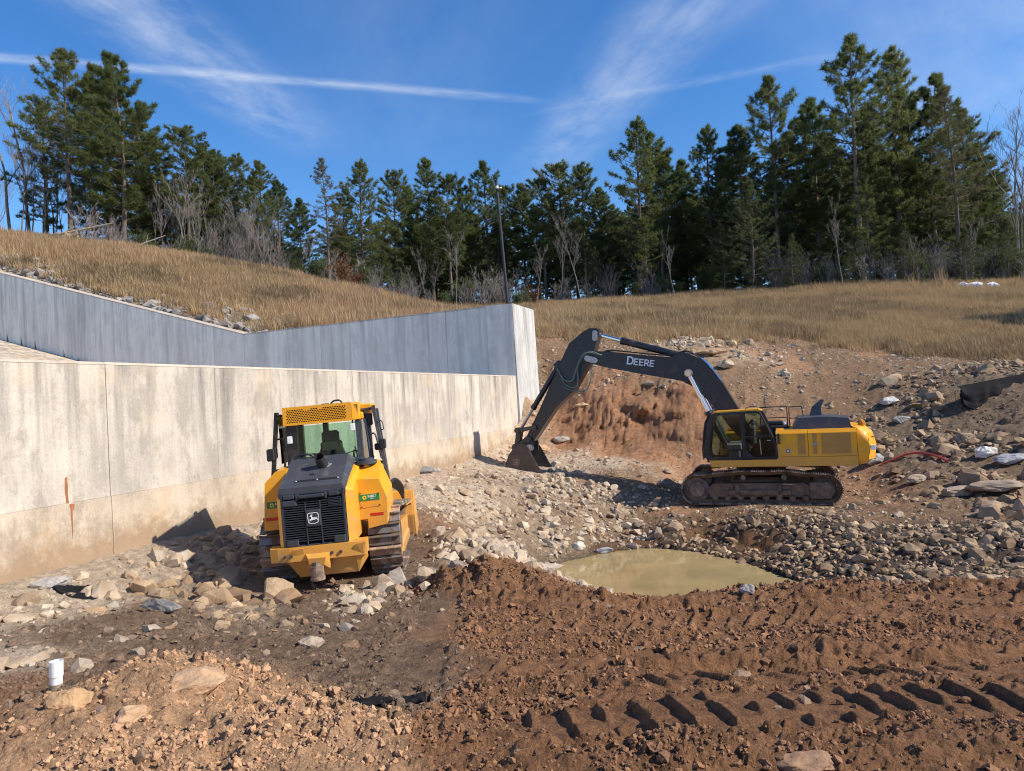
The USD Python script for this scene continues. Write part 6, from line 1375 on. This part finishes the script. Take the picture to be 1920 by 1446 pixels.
matof = {'L': rock_pale, 'G': rock_pale, 'P': rock_pale, 'T': rock_mud, 'M': rock_mud, 'B': rock_mud, 'X': rock_pale, 'R': rock_dark, 'S': rock_dark, 'D': rock_dark, 'F': rock_grey, 'K': rock_dark, 'W': rock_grey}
info = {'L': ('pale angular stone in the rubble bank between loader and pond', 'stones of the pale rubble bank'), 'G': ('pale stone lying on the gravel along the concrete wall', 'stones on the gravel'), 'P': ('tan block in the rock heap behind the boom', 'blocks of the heap behind the boom'),
        'T': ('soil-covered stone in the sunlit orange earth', 'stones in the orange earth'), 'M': ('mud-caked stone in the red foreground mud', 'stones in the foreground mud'), 'B': ('mud-caked stone in the dark mud in front of the loader', 'stones in the dark mud'),
        'X': ('loose tan stone on the brown dirt of the dig', 'stones on the brown dirt'), 'R': ('dark slabby stone in the shade beside the loader', 'stones beside the loader'), 'S': ('brown fieldstone in the big rock pile behind the excavator tail', 'stones of the rock pile'),
        'D': ('dark stone of the shaded bank right of the pond', 'stones of the dark bank'), 'F': ('grey stone lying in the dry grass', 'stones in the grass'), 'K': ('stone on the forest floor', 'stones on the forest floor'), 'W': ('grey riprap stone behind the top of the grey wall', 'riprap behind the grey wall')}
def project(p):
    f = p @ _fw; x, y = p @ _r / f, p @ _u / f
    return 960 + F_*x, 723 - F_*y, f
pxs, pys, ff = project(RP)
seen = (pxs > 4) & (pxs < 1916) & (pys > 0) & (pys < 1440)
# line of sight over the ground
for t in np.linspace(.30, .985, 40):
    q = RP * t
    seen &= ~(height(q[:, 0], q[:, 1]) > q[:, 2] + RS*.7*1.0 + .03)
seen &= ~((pxs > 490) & (pxs < 775) & (pys > 750) & (pys < 1085)) & ~((pxs > 1275) & (pxs < 1650) & (pys > 770) & (pys < 945))
cut = (pxs > 1770) & (pys > 706) & (pys < 812) & (RS > .07)
seen &= ~cut
RS = np.where(cut, .03, RS)
for bx, by in ((1848, 858), (1668, 758), (1690, 790), (1868, 925), (1795, 930), (1895, 868), (1720, 905), (1640, 868), (1362, 690), (1335, 668), (1085, 1030), (1132, 1036), (582, 1212), (352, 1280), (302, 1142), (792, 886), (1402, 1108), (1700, 860), (1740, 858)):
    cl_ = (np.hypot((pxs - bx)/1.3, pys - by - 4) < 24) & (RS > .06)
    seen &= ~cl_
    RP[:, 2] = np.where(cl_, RP[:, 2] - RS, RP[:, 2]); RS = np.where(cl_, .03, RS)
order = np.argsort(-(RS/ff)*seen)
chosen = order[:300]
rest = np.setdiff1d(np.arange(len(RS)), chosen)
def rough_stone(i, sub=True):
    m = stone(5000 + int(i), (16 if sub == 1 else 30) + int(i) % 7, [.55, .7, .5, .8][int(i) % 4], [.8, .65, .9][int(i) % 3])
    if sub:
        m = m.subdivide()
        if sub > 1: m = m.subdivide().subdivide()
        v = m.vertices
        m = trimesh.Trimesh(v + m.vertex_normals * ((meshkit.fbm(v*2.2 + i, 4, 5) - .5) * (.16 if sub == 1 else .34))[:, None], m.faces, process=False)
    return m
def place(m, p, s, yaw, tilt, stretch=(1, 1, 1)):
    R_ = trimesh.transformations.euler_matrix(tilt[0], tilt[1], yaw)
    v = (m.vertices * np.array(stretch) * s) @ R_[:3, :3].T + p
    return trimesh.Trimesh(v, m.faces, process=False)
SPOT = {'L': ([910, 1010, 1110, 1200], ['beside the loader bucket', 'midway between loader and bucket', 'above the near-left shore of the pond', 'above the far shore of the pond', 'below the excavator front idler']),
        'D': ([1340, 1450, 1580, 1750], ['below the excavator front idler', 'below the middle of the excavator track', 'below the excavator rear sprocket', 'right of the pond end', 'towards the right edge']),
        'S': ([1690, 1770, 1840], ['close behind the counterweight', 'around the red hose', 'below the white boulder', 'under the black sheet']),
        'M': ([900, 1200, 1500], ['before the loader', 'below the pond', 'right of the pond', 'at the lower right']), 'T': ([300, 700, 1200], ['near the white pipe', 'on the spoil heap', 'at the wall end', 'on the dirt face']),
        'B': ([300, 600], ['near the white pipe', 'below the loader shadow', 'below the loader']), 'G': ([500, 900], ['at the left foot of the wall', 'near the wall beyond the loader', 'behind the bucket']),
        'X': ([1000, 1300, 1500], ['by the loader', 'under the boom', 'behind the cab', 'on the slope behind the excavator']), 'R': ([300, 420], ['at the tip of the shadow', 'inside the shadow', 'against the loader track']),
        'P': ([1280], ['left of the boom bend', 'right of the boom bend']), 'W': ([200, 320, 430], ['near the left edge', 'on the upper run', 'on the lower run', 'at the dip of the wall'])}
for i in chosen:
    z = zname[int(RZ[i])]
    cuts, words = SPOT.get(z, ([], ['']))
    shape = ['', 'blocky ', 'flat ', 'thick '][int(i) % 4]
    size = 'large ' if RS[i] > size_md.get(z, .26)*2.1 else ''
    lab = (size + shape + info[z][0].split(' in ')[0].split(' on ')[0].split(' of ')[0].split(' behind ')[0].split(' lying ')[0].split(' beside ')[0] + ' ' + {'L': 'in the rubble bank', 'D': 'of the shaded bank', 'S': 'of the rock pile', 'M': 'in the red mud', 'T': 'in the orange earth', 'B': 'in the dark mud', 'G': 'on the gravel', 'X': 'on the brown dirt', 'R': 'beside the loader', 'P': 'of the heap', 'W': 'behind the grey wall'}.get(z, 'in the grass') + ' ' + words[int(np.searchsorted(cuts, pxs[i]))]).strip()
    obj('rock', place(rough_stone(i), RP[i], RS[i], rng.uniform(0, 6.28), rng.normal(0, .3, 2)), matof[z], label=lab, cat='rock', group=lab)
for mat_, nm, lab in ((rock_pale, 'rubble_stones', 'small pale rubble stones scattered over the dig'), (rock_dark, 'brown_stones', 'small brown stones of the rock pile and the dark bank'), (rock_mud, 'mud_stones', 'small mud-caked stones in the mud'), (rock_grey, 'riprap_stones', 'small grey stones behind the grey wall and in the grass')):
    m = np.array([matof[zname[int(z)]] is mat_ for z in RZ[rest]])
    ii_ = rest[m]
    scatter(nm, STONES, [mat_], RP[ii_], RS[ii_][:, None]*rng.uniform(.8, 1.2, (len(ii_), 3)), rng.uniform(0, 6.28, len(ii_)), .6, None, 'stuff', lab)
print('stones', len(RS), 'grass', len(gx))

# clods of earth thrown about the near mud
nc = 90000
cl_r = np.exp(rng.uniform(np.log(3.0), np.log(12.5), nc)); cl_a = rng.uniform(-AZ_IN, AZ_IN, nc)
cx, cy = cl_r*np.sin(cl_a), cl_r*np.cos(cl_a)
zwc = zone_weights(cx, cy); kk = rng.random(nc) < (zwc[:, 0] + zwc[:, 1] + zwc[:, 2]) * np.clip(3.4*(fb(cx, cy, 1.3, 3, 81) - .36), .06, 1) * np.clip(1.1 - sample(BAND, cx, cy)*1.05, .04, 1) * (1 - .75*zwc[:, 2])
kk &= np.hypot(cx + 3.62, cy - 5.5) > .3
cx, cy, cl_r = cx[kk], cy[kk], cl_r[kk]
cs = np.clip(rng.lognormal(np.log(.0105), .62, len(cx)), .004, .05) * (.5 + .09*cl_r)
def clod(seed):
    m = stone(900 + seed, 13, .7, .8).subdivide().subdivide(); v = m.vertices
    return trimesh.Trimesh(v * (.5 + 1.0*meshkit.fbm(v*2.6 + seed*3.1, 4, seed))[:, None], m.faces, process=False)
clod_mats = [M('red_clod', (.215, .106, .048), .92, var=.25, vscale=20, rnd=.22, objspace=False), M('orange_clod', (.40, .235, .125), .92, var=.25, vscale=20, rnd=.2, objspace=False), M('dark_clod', (.17, .11, .07), .92, var=.25, vscale=20, rnd=.2, objspace=False)]
zc = zone_weights(cx, cy)[:, :3]; pick = np.argmax(zc[:, [1, 0, 2]], 1)
CL = [clod(s) for s in range(9)]
scatter('earth_clods', CL, [clod_mats[i % 3] for i in range(9)], np.stack([cx, cy, height(cx, cy) + cs*.25], -1), cs, rng.uniform(0, 6.28, len(cx)), 3.0, pick + 3*rng.integers(0, 3, len(cx)), 'stuff', 'crumbled clods of clay lying on the near mud')

# ------------------------------------------------------------------ singular rocks
def ground_hit(px, py):
    d = ray(px, py); t = np.exp(np.linspace(np.log(2.9), np.log(70), 2500)); q = np.outer(t/d[1], d)
    below = height(q[:, 0], q[:, 1]) > q[:, 2]
    i = int(np.argmax(below)) if below.any() else -1
    return q[i]
def big(px, py, size, stretch, mat_, label, yaw=0., tilt=(0, 0), lift=.15, seed=None, name='boulder', ctg='boulder'):
    p = ground_hit(px, py); m = rough_stone(seed if seed is not None else int(px)*7 + int(py), 2)
    return obj(name, place(m, p + [0, 0, size*lift], size, yaw, tilt, stretch), mat_, label=label, cat=ctg)
one = lambda name, c: M(name, c, .85, var=.25, vscale=7, second=tuple(.62*np.array(c)), s_lo=.5, s_hi=.72, s_scale=3, bump=.015, bscale=22, objspace=False)
sand_rock, white_rock, grey_boulder, wet_rock = one('sandy_boulder', (.46, .29, .165)), one('white_boulder', (.60, .56, .50)), one('grey_boulder', (.33, .30, .27)), one('dark_boulder', (.20, .185, .17))
big(582, 1212, .17, (1., .9, .95), one('foreground_boulder', (.33, .255, .19)), 'grey-tan angular boulder half sunk in the dark mud in front of the loader', .3)
big(655, 1218, .12, (1.1, .9, .7), rock_mud, 'smaller mud-caked rock right of the grey-tan boulder in the dark mud', 1.)
big(352, 1282, .25, (1.2, .8, .8), sand_rock, 'pale-faced sandy boulder bedded in the top of the orange spoil heap', .5, lift=-.05)
big(128, 1318, .15, (1., .9, 1.), one('orange_block', (.46, .28, .14)), 'orange sandstone block just below the white pipe', .2, lift=.1)
big(242, 1345, .14, (1., .9, .7), sand_rock, 'low sandy stone below the pale-faced boulder', 1.2, lift=.0)
big(1507, 1432, .13, (1.5, .9, .5), one('slab_rock', (.29, .165, .09)), 'flat tan slab at the bottom edge of the view', .1, lift=.05)
big(1402, 1108, .13, (.8, .7, 1.1), grey_boulder, 'upright grey stone on the mud lip before the pond', .2)
big(302, 1142, .28, (1.35, .7, .62), wet_rock, 'dark wedge-shaped slab at the near tip of the loader shadow', -.5)
big(792, 886, .36, (1.2, .9, .75), wet_rock, 'dark rounded boulder against the wall just beyond the loader bucket', .4)
big(818, 884, .22, (1., .8, .9), grey_boulder, 'grey stone touching the dark boulder by the wall', .8)
big(98, 1098, .24, (1.2, .8, .75), grey_boulder, 'grey block on the gravel near the foot of the wall at left', .6)
big(1848, 858, .40, (1., .9, 1.05), white_rock, 'bright white boulder in the rock pile at right', .2, lift=.4)
big(1668, 758, .42, (1.1, .9, .9), one('pale_slope_boulder', (.48, .46, .43)), 'pale grey boulder alone on the dirt slope behind the excavator', .5, lift=.3)
big(1690, 790, .34, (1., .9, .9), grey_boulder, 'squarish stone below the pale boulder on the dirt slope', .1)
big(1868, 925, .62, (1.5, .8, .42), one('big_slab', (.30, .22, .155)), 'long flat brown slab low in the rock pile at right', -.05, lift=.35)
big(1795, 930, .42, (1.3, .8, .5), one('flat_slab', (.31, .235, .17)), 'flat brown slab left of the longest one in the rock pile', .1, lift=.3)
big(1895, 868, .42, (1.5, .9, .6), one('bluish_slab', (.29, .29, .30)), 'bluish grey slab right of the white boulder', .2, lift=.3)
big(1720, 905, .34, (1.3, .9, .7), one('tan_pile_rock', (.37, .29, .20)), 'rounded tan rock below the red hose in the rock pile', .3, lift=.3)
big(1640, 868, .40, (1.2, .8, .9), grey_boulder, 'grey-tan block beside the excavator counterweight', .4, lift=.3)
big(1362, 690, .42, (1., .9, 1.05), one('tan_heap_block', (.42, .32, .215)), 'large tan block at the right end of the heap behind the boom', .2, lift=.4)
big(1335, 668, .50, (1.5, .8, .55), sand_rock, 'long tan slab lying on top of the heap behind the boom', -.3, lift=.4)
big(1178, 1000, .14, (1.1, .9, .9), one('rust_stone', (.28, .13, .075)), 'rust-red stone in the pale rubble bank', .4)
big(1085, 1030, .24, (1., .8, .9), one('white_bank_stone', (.52, .47, .40)), 'large pale stone low in the rubble bank above the water', .6, lift=.3)
big(1132, 1036, .24, (1.2, .8, .6), one('bluish_bank_stone', (.30, .30, .31)), 'rounded bluish stone at the water edge', .1, lift=.3)
big(1020, 1070, .30, (1.6, .9, .4), one('tan_shore_slab', (.44, .36, .27)), 'flat tan slab at the left shore of the pond', .0, lift=.3)
big(1052, 830, .45, (1.1, .9, .7), rock_grey, 'grey shattered rock at the foot of the cliff right of the wall end', .4, lift=.3)
big(1005, 850, .60, (1.2, .9, .7), one('orange_lump', (.44, .27, .14)), 'orange crumbling lump of earth beside the wall end', .4, lift=.2)
big(1092, 762, .32, (1.2, .8, .7), sand_rock, 'tan stone sticking out of the dirt face under the boom', .3)

# ------------------------------------------------------------------ small things
pp_ = ground_hit(106, 1292) + np.array([0, 0, .02])
pv = thing('drain_pipe', 'short white plastic pipe standing upright in the mud at lower left', 'pipe', frame(pp_, [1, 0, 0], [0, 1, 0], [.03, 0, 1]))
def ringtube(r0, r1, z0, z1, n=28):
    t = np.linspace(0, 2*np.pi, n, endpoint=False); c, s = np.cos(t), np.sin(t)
    v = np.concatenate([np.stack([r*c, r*s, np.full(n, z)], 1) for r, z in ((r1, z0), (r1, z1), (r0, z1), (r0, z0))]); f = []
    for k in range(3):
        for j in range(n):
            p, q = k*n + j, k*n + (j + 1) % n; f += [(p, q, q + n), (p, q + n, p + n)]
    return trimesh.Trimesh(v, np.array(f), process=False)
obj('pipe', ringtube(.036, .041, -.25, .12), white_plastic, pv)
obj('coupling', ringtube(.0415, .046, .075, .185), white_plastic, pv)
obj('mud_splash', ringtube(.0405, .0418, -.2, .02), rock_mud, pv)

pb = np.array([.06, 55., 0]); pb[2] = float(height(.06, 55.)) - .3
ptop = np.array([-.40, 55., 16.85])
lp_ = thing('light_pole', 'tall dark steel pole with a small white camera, rising behind the grey wall', 'pole')
obj('pole', tube([pb, pb*.5 + ptop*.5, ptop], [.13, .115, .10], 12), M('dark_pole', (.02, .02, .022), .5), lp_)
obj('camera_arm', tube([ptop + [0, 0, -.55], ptop + [.38, -.1, -.5]], [.03, .03], 6), black_plastic, lp_)
obj('camera_housing', cat([cbox(ptop[0] + .24, ptop[0] + .42, 54.8, 55.0, 16.28, 16.40, .03), cyl(ptop + [.05, -.15, -.55], ptop + [.05, -.15, -.35], .11, 12)]), lamp_white, lp_)
obj('pole_cap', cyl(ptop, ptop + [0, 0, .12], .12, 12), black_plastic, lp_)

h0 = [ground_hit(px, py) for px, py in ((1652, 872), (1672, 866), (1700, 858), (1730, 856), (1765, 862), (1785, 868))]
red_plastic = M('red_hose', (.46, .06, .035), .4, var=.08)
obj('red_hose', tube(bez([p + [0, 0, dz] for p, dz in zip(h0, (.0, .05, .11, .12, .06, -.05))], 8), .040, 10), red_plastic, label='red corrugated hose winding out of the rock pile behind the excavator', cat='hose')

def cloth(fn, nu, nv, mat_, name, label, ctg, thick=.006):
    u, v = np.meshgrid(np.linspace(0, 1, nu), np.linspace(0, 1, nv), indexing='ij')
    P = fn(u, v); P = P.reshape(-1, 3); f = []
    for i in range(nu - 1):
        for j in range(nv - 1):
            a = i*nv + j; f += [(a, a + nv, a + nv + 1), (a, a + nv + 1, a + 1)]
    return obj(name, (P, np.array(f)), mat_, smooth=True, label=label, cat=ctg)
tarp = M('black_geotextile', (.010, .010, .011), .9, var=.25, vscale=6, spec=.15)
TA, TB = ground_hit(1772, 745), ground_hit(1930, 700)
def tarp_fn(u, v):
    a = TA + (TB + [3.0, .2, .1] - TA) * u[..., None]
    fold = .07*np.sin(u*37 + 3*v + 2*np.sin(u*11)) + .04*np.sin(u*83 + 1.3) + .42*(meshkit.fbm(np.stack([u*9, v*5, u*0], -1), 3, 4) - .5)
    drop = (.25 + 1.5*u**.6 + .30*np.sin(u*9) + .25*np.sin(u*23)) * v
    out = np.stack([a[..., 0] - .25*v + fold*.4*v, a[..., 1] - .75 - .45*v - fold*v - .1*np.sin(v*3.1), a[..., 2] + .40 - drop], -1)
    return out
cloth(tarp_fn, 120, 24, tarp, 'geotextile_sheet', 'black geotextile sheet hanging in folds over the cut bank at the right edge', 'fabric')
def scrap(px, py, L, Wd, ang, seed, name, label):
    c = ground_hit(px, py)
    def fn(u, v):
        x = (u - .5)*L; y = (v - .5)*Wd*(1 + .4*np.sin(u*5 + seed))
        X, Y = c[0] + x*math.cos(ang) - y*math.sin(ang), c[1] + x*math.sin(ang) + y*math.cos(ang)
        w = meshkit.fbm(np.stack([u*7, v*4, u*0 + seed], -1), 3, seed)
        return np.stack([X, Y, height(X, Y) + .005 + .14*np.clip(w - .38, 0, 1)*L*.8], -1)
    cloth(fn, 46, 18, tarp, name, label, 'fabric')
scrap(722, 1318, .62, .16, .12, 3, 'torn_fabric', 'torn strip of black fabric lying in the mud in the middle foreground')
scrap(140, 1110, .85, .30, -.25, 5, 'torn_fabric', 'torn black fabric on the gravel below the concrete wall at left')
snow = M('old_snow', (.82, .83, .85), .7, var=.05)
for px, D, L, label in ((1828, 58.5, 2.0, 'thin patch of old snow in the grass at the right forest edge'), (1858, 58.0, 1.3, 'small snow patch right of the larger one'), (1803, 58.8, 1.0, 'smallest snow patch left of the larger one')):
    c = gp(px, D)
    t = np.linspace(0, 2*np.pi, 22, endpoint=False); rr = 1 + .35*np.sin(3*t + px) + .2*np.sin(7*t)
    xs, ys = c[0] + L*.22*rr*np.cos(t), c[1] + .4*rr*np.sin(t)
    v = np.vstack([[c + [0, 0, .5]], np.stack([xs, ys, height(xs, ys) + .34], -1), np.stack([xs, ys, height(xs, ys) - .1], -1)])
    f = [(0, 1 + i, 1 + (i + 1) % 22) for i in range(22)] + [(1 + i, 23 + i, 23 + (i + 1) % 22) for i in range(22)] + [(1 + i, 23 + (i + 1) % 22, 1 + (i + 1) % 22) for i in range(22)]
    obj('snow_patch', (v, np.array(f)), snow, label=label, cat='snow')
